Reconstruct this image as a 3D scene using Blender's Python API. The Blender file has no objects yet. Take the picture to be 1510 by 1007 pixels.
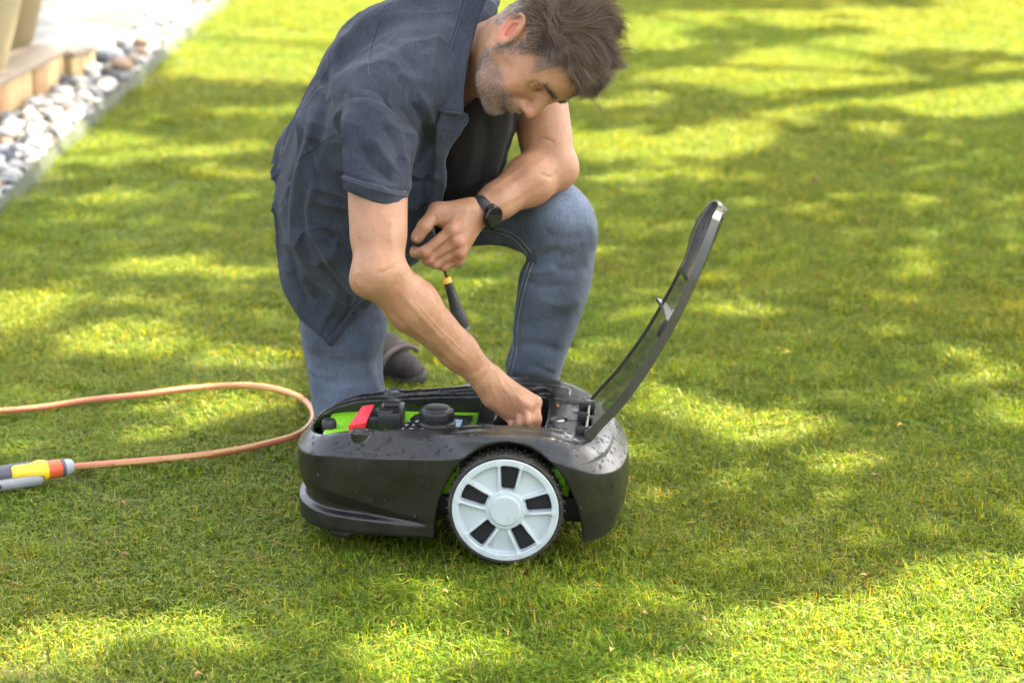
import bpy, bmesh, math, random
import numpy as np
from mathutils import Vector, Matrix
R_ = math.radians
random.seed(7); RNG = np.random.default_rng(11)
SC = bpy.context.scene
COL = SC.collection

# ---------------------------------------------------------------- camera
CAM_H, CAM_D, PITCH, FPX = 1.585, 4.073, R_(16.0), 3565.3
cam_d = bpy.data.cameras.new('camera'); cam = bpy.data.objects.new('camera', cam_d); COL.objects.link(cam)
cam.location = (0, -CAM_D, CAM_H); cam.rotation_euler = (R_(90) - PITCH, 0, 0)
cam_d.lens = 85; cam_d.sensor_width = 36; cam_d.clip_start = .1; cam_d.clip_end = 400
cam_d.dof.use_dof = True; cam_d.dof.focus_distance = 4.28; cam_d.dof.aperture_fstop = 4.0
SC.camera = cam
# ---------------------------------------------------------------- sky, sun, exposure
SUN = Vector((.60, .30, .80)).normalized()
W = bpy.data.worlds.new('World'); SC.world = W; W.use_nodes = True
wn = W.node_tree; wn.nodes.clear()
sky = wn.nodes.new('ShaderNodeTexSky'); sky.sky_type = 'NISHITA'; sky.sun_disc = False
sky.sun_elevation = math.asin(SUN.z); sky.sun_rotation = math.atan2(SUN.x, SUN.y)
sky.air_density = .7; sky.dust_density = 6.0; sky.ozone_density = .3
bg = wn.nodes.new('ShaderNodeBackground'); bg.inputs[1].default_value = .125
wo = wn.nodes.new('ShaderNodeOutputWorld')
hz = wn.nodes.new('ShaderNodeHueSaturation'); hz.inputs['Saturation'].default_value = .45   # thin high haze greys the blue
wn.links.new(sky.outputs[0], hz.inputs['Color']); wn.links.new(hz.outputs[0], bg.inputs[0]); wn.links.new(bg.outputs[0], wo.inputs[0])
sl = bpy.data.lights.new('sun', 'SUN'); sl.energy = 3.5; sl.angle = R_(.53); sl.color = (1, .88, .66)
so = bpy.data.objects.new('sun', sl); COL.objects.link(so); so.location = (3, 3, 12)
so.rotation_euler = (-SUN).to_track_quat('-Z', 'Y').to_euler()
SC.view_settings.view_transform = 'Standard'; SC.view_settings.look = 'None'
SC.view_settings.gamma = 1; SC.view_settings.use_curve_mapping = False
SC.view_settings.exposure = 3.32
SC.render.engine = 'CYCLES'
SC.cycles.use_denoising = True
SC.cycles.max_bounces = 8; SC.cycles.transparent_max_bounces = 12; SC.cycles.use_adaptive_sampling = True
SC.cycles.adaptive_threshold = .02

# ---------------------------------------------------------------- pixel <-> place measuring
cp, sp = math.cos(PITCH), math.sin(PITCH)
def at(px, py, Y):
    "world point seen at photo pixel (1510x1007) lying at depth world-y = Y"
    a, b = (px - 755) / FPX, (503.5 - py) / FPX
    d = (a, cp + b * sp, -sp + b * cp)
    t = (Y + CAM_D) / d[1]
    return np.array((a * t, Y, CAM_H + d[2] * t))
def ground(px, py, z=0.):
    a, b = (px - 755) / FPX, (503.5 - py) / FPX
    d = (a, cp + b * sp, -sp + b * cp)
    t = (z - CAM_H) / d[2]
    return np.array((a * t, d[1] * t - CAM_D, z))
def proj(x, y, z):
    yy, zz = y + CAM_D, z - CAM_H
    dep = yy * cp - zz * sp
    return 755 + FPX * x / dep, 503.5 - FPX * (yy * sp + zz * cp) / dep, dep

# ---------------------------------------------------------------- objects
def tag(o, label=None, cat=None, group=None, kind=None):
    for k, v in (('label', label), ('category', cat), ('group', group), ('kind', kind)):
        if v: o[k] = v
    return o
def empty(name, loc, label, cat, group=None, rz=0.):
    o = bpy.data.objects.new(name, None); COL.objects.link(o)
    o.location = loc; o.rotation_euler = (0, 0, rz); o.empty_display_size = .05
    return tag(o, label, cat, group)
def link(name, me, m=None, parent=None, smooth=True, loc=None, rot=None):
    o = bpy.data.objects.new(name, me); COL.objects.link(o)
    if m is not None:
        me.materials.clear()
        for q in (m if isinstance(m, (list, tuple)) else [m]): me.materials.append(q)
    if smooth and len(me.polygons): me.shade_smooth()
    if parent is not None: o.parent = parent
    if loc is not None: o.location = loc
    if rot is not None: o.rotation_euler = rot
    return o
def wpos(parent):
    "offset to subtract from world vertices of children of an unrotated root"
    return np.array(parent.location)
def mesh_np(name, V, F):
    "V (n,3), F (m,4) or (m,3) arrays"
    me = bpy.data.meshes.new(name); V = np.asarray(V, np.float32); F = np.asarray(F, np.int32)
    k = F.shape[1]
    me.vertices.add(len(V)); me.vertices.foreach_set('co', V.ravel())
    me.loops.add(F.size); me.loops.foreach_set('vertex_index', F.ravel())
    me.polygons.add(len(F)); me.polygons.foreach_set('loop_start', np.arange(0, F.size, k, dtype=np.int32))
    me.update(calc_edges=True); me.validate(); return me
def color_attr(me, name, C):
    a = me.color_attributes.new(name, 'FLOAT_COLOR', 'POINT')
    C = np.concatenate([C, np.ones((len(C), 1))], 1).astype(np.float32); a.data.foreach_set('color', C.ravel())
def bmobj(name, bm, m, parent=None, smooth=False, bevel=0, seg=2, loc=None, rot=None, auto=None):
    if bevel:
        bmesh.ops.bevel(bm, geom=[e for e in bm.edges if len(e.link_faces) == 2 and e.calc_face_angle(0) > .5], offset=bevel, segments=seg, affect='EDGES', profile=.5, clamp_overlap=True)
    bmesh.ops.recalc_face_normals(bm, faces=bm.faces)
    me = bpy.data.meshes.new(name); bm.to_mesh(me); bm.free()
    o = link(name, me, m, parent, False, loc, rot)
    if smooth:
        me.shade_smooth()
        if auto is None: auto = 35
        try: me.set_sharp_from_angle(angle=R_(auto))
        except Exception: pass
    return o
def add_box(bm, c, s, rot=None):
    r = bmesh.ops.create_cube(bm, size=1)
    M = Matrix.Translation(c) @ (rot.to_4x4() if rot is not None else Matrix()) @ Matrix.Diagonal((*s, 1))
    bmesh.ops.transform(bm, matrix=M, verts=r['verts']); return r['verts']
def add_cyl(bm, a, b, r1, r2=None, n=24):
    a, b = Vector(a), Vector(b); d = b - a
    r = bmesh.ops.create_cone(bm, cap_ends=True, segments=n, radius1=r1, radius2=r1 if r2 is None else r2, depth=d.length)
    M = Matrix.Translation((a + b) / 2) @ d.to_track_quat('Z', 'Y').to_matrix().to_4x4()
    bmesh.ops.transform(bm, matrix=M, verts=r['verts']); return r['verts']
def lathe(name, prof, m, parent, n=64, loc=None, rot=None, auto=35):
    "prof: (r, z) pairs, closed with caps if r>0 at the ends"
    bm = bmesh.new(); rings = []
    for r, z in prof:
        if r < 1e-6: rings.append([bm.verts.new((0, 0, z))])
        else: rings.append([bm.verts.new((r * math.cos(2 * math.pi * i / n), r * math.sin(2 * math.pi * i / n), z)) for i in range(n)])
    for A, B in zip(rings, rings[1:]):
        for i in range(n):
            j = (i + 1) % n
            q = [A[i % len(A)], A[j % len(A)], B[j % len(B)], B[i % len(B)]]
            q = list(dict.fromkeys(q))
            if len(q) > 2: bm.faces.new(q)
    return bmobj(name, bm, m, parent, True, loc=loc, rot=rot, auto=auto)
def catmull(P, n=8, closed=False):
    P = [np.array(p, float) for p in P]; out = []
    m = len(P)
    for i in range(m if closed else m - 1):
        if closed: a, b, c, d = P[i - 1], P[i], P[(i + 1) % m], P[(i + 2) % m]
        else: a, b, c, d = P[max(i - 1, 0)], P[i], P[i + 1], P[min(i + 2, m - 1)]
        for k in range(n):
            t = k / n
            out.append(.5 * ((2 * b) + (-a + c) * t + (2 * a - 5 * b + 4 * c - d) * t * t + (-a + 3 * b - 3 * c + d) * t ** 3))
    if not closed: out.append(P[-1])
    return np.array(out)
def tube_np(P, r, n=10, caps=True):
    "P (k,3), r scalar or (k,) -> V,F quads"
    P = np.asarray(P, float); k = len(P); r = np.broadcast_to(np.asarray(r, float), (k,))
    T = np.gradient(P, axis=0); T /= np.linalg.norm(T, axis=1)[:, None] + 1e-12
    up = np.array((0, 0, 1.)) if abs(T[0][2]) < .9 else np.array((1., 0, 0))
    N = np.zeros_like(P); v = np.cross(T[0], up); v /= np.linalg.norm(v)
    for i in range(k):
        v = v - T[i] * (v @ T[i]); v /= np.linalg.norm(v) + 1e-12; N[i] = v
    B = np.cross(T, N); a = np.arange(n) * 2 * np.pi / n
    V = (P[:, None] + r[:, None, None] * (N[:, None] * np.cos(a)[None, :, None] + B[:, None] * np.sin(a)[None, :, None])).reshape(-1, 3)
    i, j = np.meshgrid(np.arange(k - 1), np.arange(n), indexing='ij'); j2 = (j + 1) % n
    F = np.stack([i * n + j, i * n + j2, (i + 1) * n + j2, (i + 1) * n + j], -1).reshape(-1, 4)
    if caps:
        V = np.concatenate([V, P[:1], P[-1:]]); b = k * n
        jj = np.arange(0, n, 2); f1 = np.stack([np.full_like(jj, b), (jj + 2) % n, (jj + 1) % n, jj], -1)
        f2 = np.stack([np.full_like(jj, b + 1), (k - 1) * n + jj, (k - 1) * n + (jj + 1) % n, (k - 1) * n + (jj + 2) % n], -1)
        F = np.concatenate([F, f1, f2])
    return V, F
def tube(name, P, r, m, parent, n=10):
    V, F = tube_np(P, r, n)
    return link(name, mesh_np(name, V, F), m, parent)
def join_np(parts):
    Vs, Fs, o = [], [], 0
    for V, F in parts: Vs.append(V); Fs.append(np.asarray(F) + o); o += len(V)
    return np.concatenate(Vs), np.concatenate(Fs)

# ---------------------------------------------------------------- implicit surfaces
class Field:
    def __init__(s, lo, hi, h):
        s.h = h; s.lo = np.array(lo, float); n = np.ceil((np.array(hi) - s.lo) / h).astype(int) + 1
        s.ax = [s.lo[i] + h * np.arange(n[i]) for i in range(3)]
        s.f = np.full(tuple(n), .5, np.float32)
    def sub(s, lo, hi):
        sl = []
        for i in range(3):
            a = int(np.clip(math.floor((lo[i] - s.lo[i]) / s.h), 0, len(s.ax[i])))
            b = int(np.clip(math.ceil((hi[i] - s.lo[i]) / s.h) + 1, 0, len(s.ax[i])))
            sl.append(slice(a, max(a, b)))
        sl = tuple(sl)
        X = s.ax[0][sl[0]].astype(np.float32)[:, None, None]; Y = s.ax[1][sl[1]].astype(np.float32)[None, :, None]; Z = s.ax[2][sl[2]].astype(np.float32)[None, None, :]
        return sl, X, Y, Z
    def op(s, fn, lo, hi, k=.0, mode='u', pad=None):
        pad = (k + 2.5 * s.h) if pad is None else pad
        sl, X, Y, Z = s.sub(np.array(lo) - pad, np.array(hi) + pad)
        g = s.f[sl]
        if g.size == 0: return
        d = fn(X, Y, Z)
        if mode == 's': d = -d
        if mode == 'u':
            m = np.minimum(g, d)
            if k > 0: hh = np.maximum(k - np.abs(g - d), 0) / k; m = m - hh * hh * (k * .25)
        else:
            m = np.maximum(g, d)
            if k > 0: hh = np.maximum(k - np.abs(g - d), 0) / k; m = m + hh * hh * (k * .25)
        s.f[sl] = m
    def cap(s, a, b, ra, rb=None, k=.0, mode='u', flat=None, ff=1.):
        rb = ra if rb is None else rb
        a = np.array(a, np.float32); b = np.array(b, np.float32); ba = b - a; L = max(float(ba @ ba), 1e-9); r = max(ra, rb)
        if flat is not None: fl = np.array(flat, np.float32); fl /= np.linalg.norm(fl)
        def fn(X, Y, Z):
            px, py, pz = X - a[0], Y - a[1], Z - a[2]
            t = np.clip((px * ba[0] + py * ba[1] + pz * ba[2]) / L, 0, 1)
            qx, qy, qz = px - t * ba[0], py - t * ba[1], pz - t * ba[2]
            d2 = qx * qx + qy * qy + qz * qz
            if flat is not None:
                c = qx * fl[0] + qy * fl[1] + qz * fl[2]; d2 = d2 + c * c * (1 / ff ** 2 - 1)
            return np.sqrt(d2) - (ra + (rb - ra) * t)
        s.op(fn, np.minimum(a, b) - r, np.maximum(a, b) + r, k, mode)
    def chain(s, P, Rr, k=.01, **kw):
        for i in range(len(P) - 1): s.cap(P[i], P[i + 1], Rr[i], Rr[i + 1], k, **kw)
    def ell(s, c, r, A=None, k=.0, mode='u'):
        "A: rows = axes of the ellipsoid in world"
        c = np.array(c, np.float32); r = np.array(r, np.float32); A = np.eye(3, dtype=np.float32) if A is None else np.array(A, np.float32)
        ext = np.sqrt(((A * r[:, None]) ** 2).sum(0))
        def fn(X, Y, Z):
            px, py, pz = X - c[0], Y - c[1], Z - c[2]; k0 = 0; k1 = 0
            for i in range(3):
                q = (px * A[i, 0] + py * A[i, 1] + pz * A[i, 2]) / r[i]; k0 = k0 + q * q; q = q / r[i]; k1 = k1 + q * q
            k0 = np.sqrt(k0); return k0 * (k0 - 1) / (np.sqrt(k1) + 1e-6)
        s.op(fn, c - ext, c + ext, k, mode)
    def box(s, c, hs, A=None, rnd=.0, k=.0, mode='u'):
        c = np.array(c, np.float32); hs = np.array(hs, np.float32) - rnd; A = np.eye(3, dtype=np.float32) if A is None else np.array(A, np.float32)
        ext = (np.abs(A) * (hs + rnd)[:, None]).sum(0)
        def fn(X, Y, Z):
            px, py, pz = X - c[0], Y - c[1], Z - c[2]; o = 0; mx = None
            for i in range(3):
                q = np.abs(px * A[i, 0] + py * A[i, 1] + pz * A[i, 2]) - hs[i]; o = o + np.maximum(q, 0) ** 2; mx = q if mx is None else np.maximum(mx, q)
            return np.sqrt(o) + np.minimum(mx, 0) - rnd
        s.op(fn, c - ext, c + ext, k, mode)
    def px_clip(s, poly, k=.02, lo=None, hi=None):
        "smooth-intersect with the prism over a photo outline (a garment's own outline)"
        D, x0, y0, st = poly_raster(poly)
        lo = s.lo if lo is None else lo; hi = np.array([a[-1] for a in s.ax]) if hi is None else hi
        sl, X, Y, Z = s.sub(lo, hi); g = s.f[sl]
        idx = np.nonzero(g < k + .01)
        x = X[idx[0], 0, 0]; y = Y[0, idx[1], 0]; z = Z[0, 0, idx[2]]
        u, v, dep = proj(x, y, z)
        fx = np.clip((u - x0) / st, 0, D.shape[1] - 1.001); fy = np.clip((v - y0) / st, 0, D.shape[0] - 1.001)
        i, j = fx.astype(int), fy.astype(int); a, b = fx - i, fy - j
        d = (D[j, i] * (1 - a) + D[j, i + 1] * a) * (1 - b) + (D[j + 1, i] * (1 - a) + D[j + 1, i + 1] * a) * b
        d = (d * dep / FPX).astype(np.float32); gg = g[idx]
        m = np.maximum(gg, d); hh = np.maximum(k - np.abs(gg - d), 0) / k
        g[idx] = m + hh * hh * (k * .25)
    def mesh(s, smooth=1):
        f = s.f; I = f < 0
        n = np.zeros(tuple(d - 1 for d in f.shape), np.int8)
        for a in (0, 1):
            for b in (0, 1):
                for c in (0, 1):
                    n += I[a:a + n.shape[0], b:b + n.shape[1], c:c + n.shape[2]]
        act = (n > 0) & (n < 8); ci = np.argwhere(act); N = len(ci)
        idm = np.full(act.shape, -1, np.int32); idm[act] = np.arange(N, dtype=np.int32)
        acc = np.zeros((N, 3)); cnt = np.zeros(N)
        co = {}
        for a in (0, 1):
            for b in (0, 1):
                for c in (0, 1): co[(a, b, c)] = f[ci[:, 0] + a, ci[:, 1] + b, ci[:, 2] + c].astype(float)
        for p in co:
            for ax in range(3):
                if p[ax] == 0:
                    q = list(p); q[ax] = 1; q = tuple(q); A, B = co[p], co[q]
                    m = (A < 0) != (B < 0); t = np.where(m, A / np.where(m, A - B, 1), 0)
                    pt = np.tile(np.array(p, float), (N, 1)); pt[:, ax] = t
                    acc += pt * m[:, None]; cnt += m
        V = s.lo + s.h * (ci + acc / cnt[:, None])
        Fs = []
        for ax in range(3):
            sl1 = [slice(None)] * 3; sl2 = [slice(None)] * 3; sl1[ax] = slice(0, -1); sl2[ax] = slice(1, None)
            A = I[tuple(sl1)]; B = I[tuple(sl2)]; e = np.argwhere(A != B)
            o1, o2 = [(1, 2), (2, 0), (0, 1)][ax]
            ok = (e[:, o1] > 0) & (e[:, o2] > 0) & (e[:, o1] < f.shape[o1] - 1) & (e[:, o2] < f.shape[o2] - 1); e = e[ok]
            ina = A[tuple(e.T)]; q = []
            for d1, d2 in ((-1, -1), (0, -1), (0, 0), (-1, 0)):
                g = e.copy(); g[:, o1] += d1; g[:, o2] += d2; q.append(idm[tuple(g.T)])
            q = np.stack(q, 1); q[~ina] = q[~ina][:, ::-1]; Fs.append(q)
        F = np.concatenate(Fs); F = F[(F >= 0).all(1)]
        for _ in range(smooth): V = lap(V, F)
        return V, F
def lap(V, F, w=.5):
    acc = np.zeros_like(V); c = np.zeros(len(V))
    for a in range(4):
        i, j = F[:, a], F[:, (a + 1) % 4]
        for q in range(3): acc[:, q] += np.bincount(i, V[j, q], len(V)) + np.bincount(j, V[i, q], len(V))
        c += np.bincount(i, minlength=len(V)) + np.bincount(j, minlength=len(V))
    return V * (1 - w) + w * acc / np.maximum(c, 1)[:, None]
def vnormals(V, F):
    n = np.cross(V[F[:, 2]] - V[F[:, 0]], V[F[:, 3]] - V[F[:, 1]]) if F.shape[1] == 4 else np.cross(V[F[:, 1]] - V[F[:, 0]], V[F[:, 2]] - V[F[:, 0]])
    N = np.zeros_like(V)
    for a in range(F.shape[1]):
        for q in range(3): N[:, q] += np.bincount(F[:, a], n[:, q], len(V))
    return N / (np.linalg.norm(N, axis=1)[:, None] + 1e-12)
def seg_dist(px, py, P, closed=False):
    d = np.full(np.shape(px), 1e9); T = np.zeros(np.shape(px)); m = len(P) if closed else len(P) - 1
    for i in range(m):
        a, b = P[i], P[(i + 1) % len(P)]; bx, by = b[0] - a[0], b[1] - a[1]; L = bx * bx + by * by + 1e-9
        t = np.clip(((px - a[0]) * bx + (py - a[1]) * by) / L, 0, 1)
        q = np.hypot(px - a[0] - t * bx, py - a[1] - t * by); mm = q < d; d = np.where(mm, q, d); T = np.where(mm, (i + t) / m, T)
    return d, T
def poly_raster(poly, st=2., mg=60):
    P = catmull(poly, 5, True) if len(poly) < 200 else np.array(poly)
    x0, y0 = P.min(0) - mg; x1, y1 = P.max(0) + mg
    X, Y = np.meshgrid(np.arange(x0, x1 + st, st), np.arange(y0, y1 + st, st))
    d, _ = seg_dist(X, Y, P, True); ins = np.zeros(X.shape, bool)
    for i in range(len(P)):
        a, b = P[i - 1], P[i]
        c = ((a[1] > Y) != (b[1] > Y)); xx = (b[0] - a[0]) * (Y - a[1]) / (b[1] - a[1] + 1e-12) + a[0]; ins ^= c & (X < xx)
    return np.where(ins, -d, d), x0, y0, st
def sculpt(V, F, strokes, facing=-.1):
    "press folds and seams along photo-measured lines into a garment; stroke: (points, width_px, amount_m[, taper])"
    N = vnormals(V, F); u, v, dep = proj(V[:, 0], V[:, 1], V[:, 2])
    view = np.array((0, -CAM_D, CAM_H)) - V; view /= np.linalg.norm(view, axis=1)[:, None]
    fc = np.clip(((N * view).sum(1) - facing) / .3, 0, 1); off = np.zeros(len(V))
    for st in strokes:
        P = catmull(st[0], 4) if len(st[0]) > 2 else np.array(st[0], float); w, a = st[1], st[2]; tp = st[3] if len(st) > 3 else 1
        m = np.nonzero((u > P[:, 0].min() - 3 * w) & (u < P[:, 0].max() + 3 * w) & (v > P[:, 1].min() - 3 * w) & (v < P[:, 1].max() + 3 * w))[0]
        if not len(m): continue
        d, t = seg_dist(u[m], v[m], P)
        e = np.exp(-(np.hypot(d / w, .35) - .35) ** 1.25 * 1.25)
        if tp: e = e * np.clip(np.minimum(t, 1 - t) * 5 + .15, 0, 1)
        off[m] += a * e
    return V + N * (off * fc)[:, None]
def vnoise(x, y, z, seed=0):
    "smooth 3-D value noise -1..1, vectorised"
    xi, yi, zi = np.floor(x).astype(np.int64), np.floor(y).astype(np.int64), np.floor(z).astype(np.int64)
    fx, fy, fz = x - xi, y - yi, z - zi; s = lambda t: t * t * (3 - 2 * t); fx, fy, fz = s(fx), s(fy), s(fz)
    def h(a, b, c):
        n = (a * 374761393 + b * 668265263 + c * 2147483647 + seed * 974634777) & 0xffffffff
        n = ((n ^ (n >> 13)) * 1274126177) & 0xffffffff; return ((n ^ (n >> 16)) & 0xffff) / 32767.5 - 1
    r = 0
    for a in (0, 1):
        for b in (0, 1):
            for c in (0, 1): r = r + h(xi + a, yi + b, zi + c) * (fx if a else 1 - fx) * (fy if b else 1 - fy) * (fz if c else 1 - fz)
    return r

# ---------------------------------------------------------------- materials
def nmat(name):
    m = bpy.data.materials.new(name); m.use_nodes = True; nt = m.node_tree
    return m, nt, nt.nodes['Principled BSDF']
def N_(nt, typ, **kw):
    n = nt.nodes.new(typ)
    for k, v in kw.items():
        if k.startswith('i_'):
            key = k[2:]; key = int(key) if key.isdigit() else key.replace('_', ' '); n.inputs[key].default_value = v
        else: setattr(n, k, v)
    return n
def simple(name, col, rough=.5, metal=0., noise=None, bump=None, spec=.5, coat=0., var=.0, vscale=30.):
    m, nt, p = nmat(name); L = nt.links.new
    p.inputs['Base Color'].default_value = (*col, 1); p.inputs['Roughness'].default_value = rough; p.inputs['Metallic'].default_value = metal
    p.inputs['Specular IOR Level'].default_value = spec; p.inputs['Coat Weight'].default_value = coat
    tc = N_(nt, 'ShaderNodeTexCoord')
    if var:
        n = N_(nt, 'ShaderNodeTexNoise', i_Scale=vscale, i_Detail=6); L(tc.outputs['Object'], n.inputs['Vector'])
        mx = N_(nt, 'ShaderNodeMix', data_type='RGBA'); mx.inputs[6].default_value = (*[c * (1 - var) for c in col], 1); mx.inputs[7].default_value = (*[min(c * (1 + var), 1) for c in col], 1)
        L(n.outputs[0], mx.inputs[0]); L(mx.outputs[2], p.inputs['Base Color'])
        rr = N_(nt, 'ShaderNodeMapRange'); rr.inputs[3].default_value = max(rough - .12, 0); rr.inputs[4].default_value = min(rough + .12, 1)
        L(n.outputs[0], rr.inputs[0]); L(rr.outputs[0], p.inputs['Roughness'])
    if bump:
        n = N_(nt, 'ShaderNodeTexNoise', i_Scale=bump[0], i_Detail=4); L(tc.outputs['Object'], n.inputs['Vector'])
        b = N_(nt, 'ShaderNodeBump', i_Strength=bump[1], i_Distance=bump[2] if len(bump) > 2 else .001); L(n.outputs[0], b.inputs['Height']); L(b.outputs[0], p.inputs['Normal'])
    return m
# ================================================================ SETTING
SOIL = -.016
# ---- lawn soil
def soil_mat():
    m, nt, p = nmat('soil'); L = nt.links.new; g = N_(nt, 'ShaderNodeNewGeometry')
    n = N_(nt, 'ShaderNodeTexNoise', i_Scale=9, i_Detail=8); L(g.outputs['Position'], n.inputs['Vector'])
    r = N_(nt, 'ShaderNodeValToRGB'); r.color_ramp.elements[0].color = (.035, .045, .012, 1); r.color_ramp.elements[1].color = (.10, .095, .035, 1)
    r.color_ramp.elements[0].position = .35; r.color_ramp.elements[1].position = .7
    L(n.outputs[0], r.inputs[0]); L(r.outputs[0], p.inputs['Base Color']); p.inputs['Roughness'].default_value = .95
    b = N_(nt, 'ShaderNodeBump', i_Strength=.8, i_Distance=.01); n2 = N_(nt, 'ShaderNodeTexNoise', i_Scale=90, i_Detail=6); L(g.outputs['Position'], n2.inputs['Vector'])
    L(n2.outputs[0], b.inputs['Height']); L(b.outputs[0], p.inputs['Normal']); return m
def undul(x, y): return .006 * vnoise(x * 1.3, y * 1.3, x * 0 + .5, 3) + .003 * vnoise(x * 4, y * 4, x * 0 + .5, 4)
gx = np.linspace(-40, 40, 161); gx = np.sign(gx) * np.abs(gx) ** 2 / 40; gy = np.concatenate([np.linspace(-30, -2, 20), np.linspace(-1.9, 14, 160), np.linspace(14.5, 90, 30)])
GX, GY = np.meshgrid(gx, gy, indexing='ij'); GZ = SOIL + undul(GX, GY)
i, j = np.meshgrid(np.arange(len(gx) - 1), np.arange(len(gy) - 1), indexing='ij'); q = len(gy)
F = np.stack([i * q + j, (i + 1) * q + j, (i + 1) * q + j + 1, i * q + j + 1], -1).reshape(-1, 4)
lawn = link('lawn', mesh_np('lawn', np.stack([GX, GY, GZ], -1).reshape(-1, 3), F), soil_mat()); tag(lawn, 'flat garden lawn of short mown green grass', None, None, 'structure')

# ---- edge between lawn and stones: x as a function of y
EDGE = np.array([ground(-120, 395)[:2], ground(0, 302)[:2], ground(80, 222)[:2], ground(160, 152)[:2], ground(240, 78)[:2], ground(330, 0)[:2], ground(420, -75)[:2]])
def edge_x(y): return np.interp(y, EDGE[:, 1], EDGE[:, 0])

# ---- grass
def grass_mat():
    m = bpy.data.materials.new('grass_blade'); m.use_nodes = True; nt = m.node_tree; nt.nodes.clear(); L = nt.links.new
    at_ = N_(nt, 'ShaderNodeAttribute', attribute_name='rnd'); g = N_(nt, 'ShaderNodeNewGeometry'); oi = N_(nt, 'ShaderNodeObjectInfo')
    n = N_(nt, 'ShaderNodeTexNoise', i_Scale=2.6, i_Detail=8, i_Roughness=.72); L(g.outputs['Position'], n.inputs['Vector'])
    r = N_(nt, 'ShaderNodeValToRGB'); e = r.color_ramp.elements; r.color_ramp.interpolation = 'LINEAR'
    cols = [(0, (.043, .094, .006)), (.35, (.088, .168, .009)), (.62, (.156, .245, .012)), (.82, (.25, .32, .014)), (.90, (.36, .35, .04)), (.95, (.38, .30, .09)), (1, (.28, .15, .05))]
    e[0].position, e[0].color = 0, (*cols[0][1], 1); e[1].position, e[1].color = 1, (*cols[-1][1], 1)
    for q, c in cols[1:-1]: x = e.new(q); x.color = (*c, 1)
    ma = N_(nt, 'ShaderNodeMath', operation='MULTIPLY_ADD'); ma.inputs[1].default_value = .60; L(n.outputs[0], ma.inputs[0])
    mb = N_(nt, 'ShaderNodeMath', operation='SUBTRACT'); mb.inputs[1].default_value = .28; L(at_.outputs['Fac'], ma.inputs[2]); L(ma.outputs[0], mb.inputs[0]); L(mb.outputs[0], r.inputs[0])
    hs = N_(nt, 'ShaderNodeHueSaturation'); n2 = N_(nt, 'ShaderNodeTexNoise', i_Scale=.9, i_Detail=3); L(g.outputs['Position'], n2.inputs['Vector'])
    mr = N_(nt, 'ShaderNodeMapRange'); mr.inputs[1].default_value = .3; mr.inputs[2].default_value = .7; mr.inputs[3].default_value = .485; mr.inputs[4].default_value = .515
    L(n2.outputs[0], mr.inputs[0]); L(mr.outputs[0], hs.inputs['Hue']); L(r.outputs[0], hs.inputs['Color']); hs.inputs['Value'].default_value = 1.0
    d = N_(nt, 'ShaderNodeBsdfDiffuse'); t = N_(nt, 'ShaderNodeBsdfTranslucent'); gl = N_(nt, 'ShaderNodeBsdfGlossy', i_Roughness=.42)
    tm = N_(nt, 'ShaderNodeMix', data_type='RGBA', blend_type='MULTIPLY'); tm.inputs[0].default_value = 1; tm.inputs[7].default_value = (2.0, 1.45, .22, 1)
    L(hs.outputs[0], d.inputs[0]); L(hs.outputs[0], tm.inputs[6]); L(tm.outputs[2], t.inputs[0]); gl.inputs[0].default_value = (1, .95, .6, 1)
    m1 = N_(nt, 'ShaderNodeMixShader'); m1.inputs[0].default_value = .5; L(d.outputs[0], m1.inputs[1]); L(t.outputs[0], m1.inputs[2])
    fr = N_(nt, 'ShaderNodeLayerWeight', i_Blend=.25); m2 = N_(nt, 'ShaderNodeMixShader'); mm = N_(nt, 'ShaderNodeMath', operation='MULTIPLY_ADD'); mm.inputs[1].default_value = .09; mm.inputs[2].default_value = .022
    L(fr.outputs['Facing'], mm.inputs[0]); L(mm.outputs[0], m2.inputs[0]); L(m1.outputs[0], m2.inputs[1]); L(gl.outputs[0], m2.inputs[2])
    o = N_(nt, 'ShaderNodeOutputMaterial'); L(m2.outputs[0], o.inputs[0]); return m
GM = grass_mat()
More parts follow.
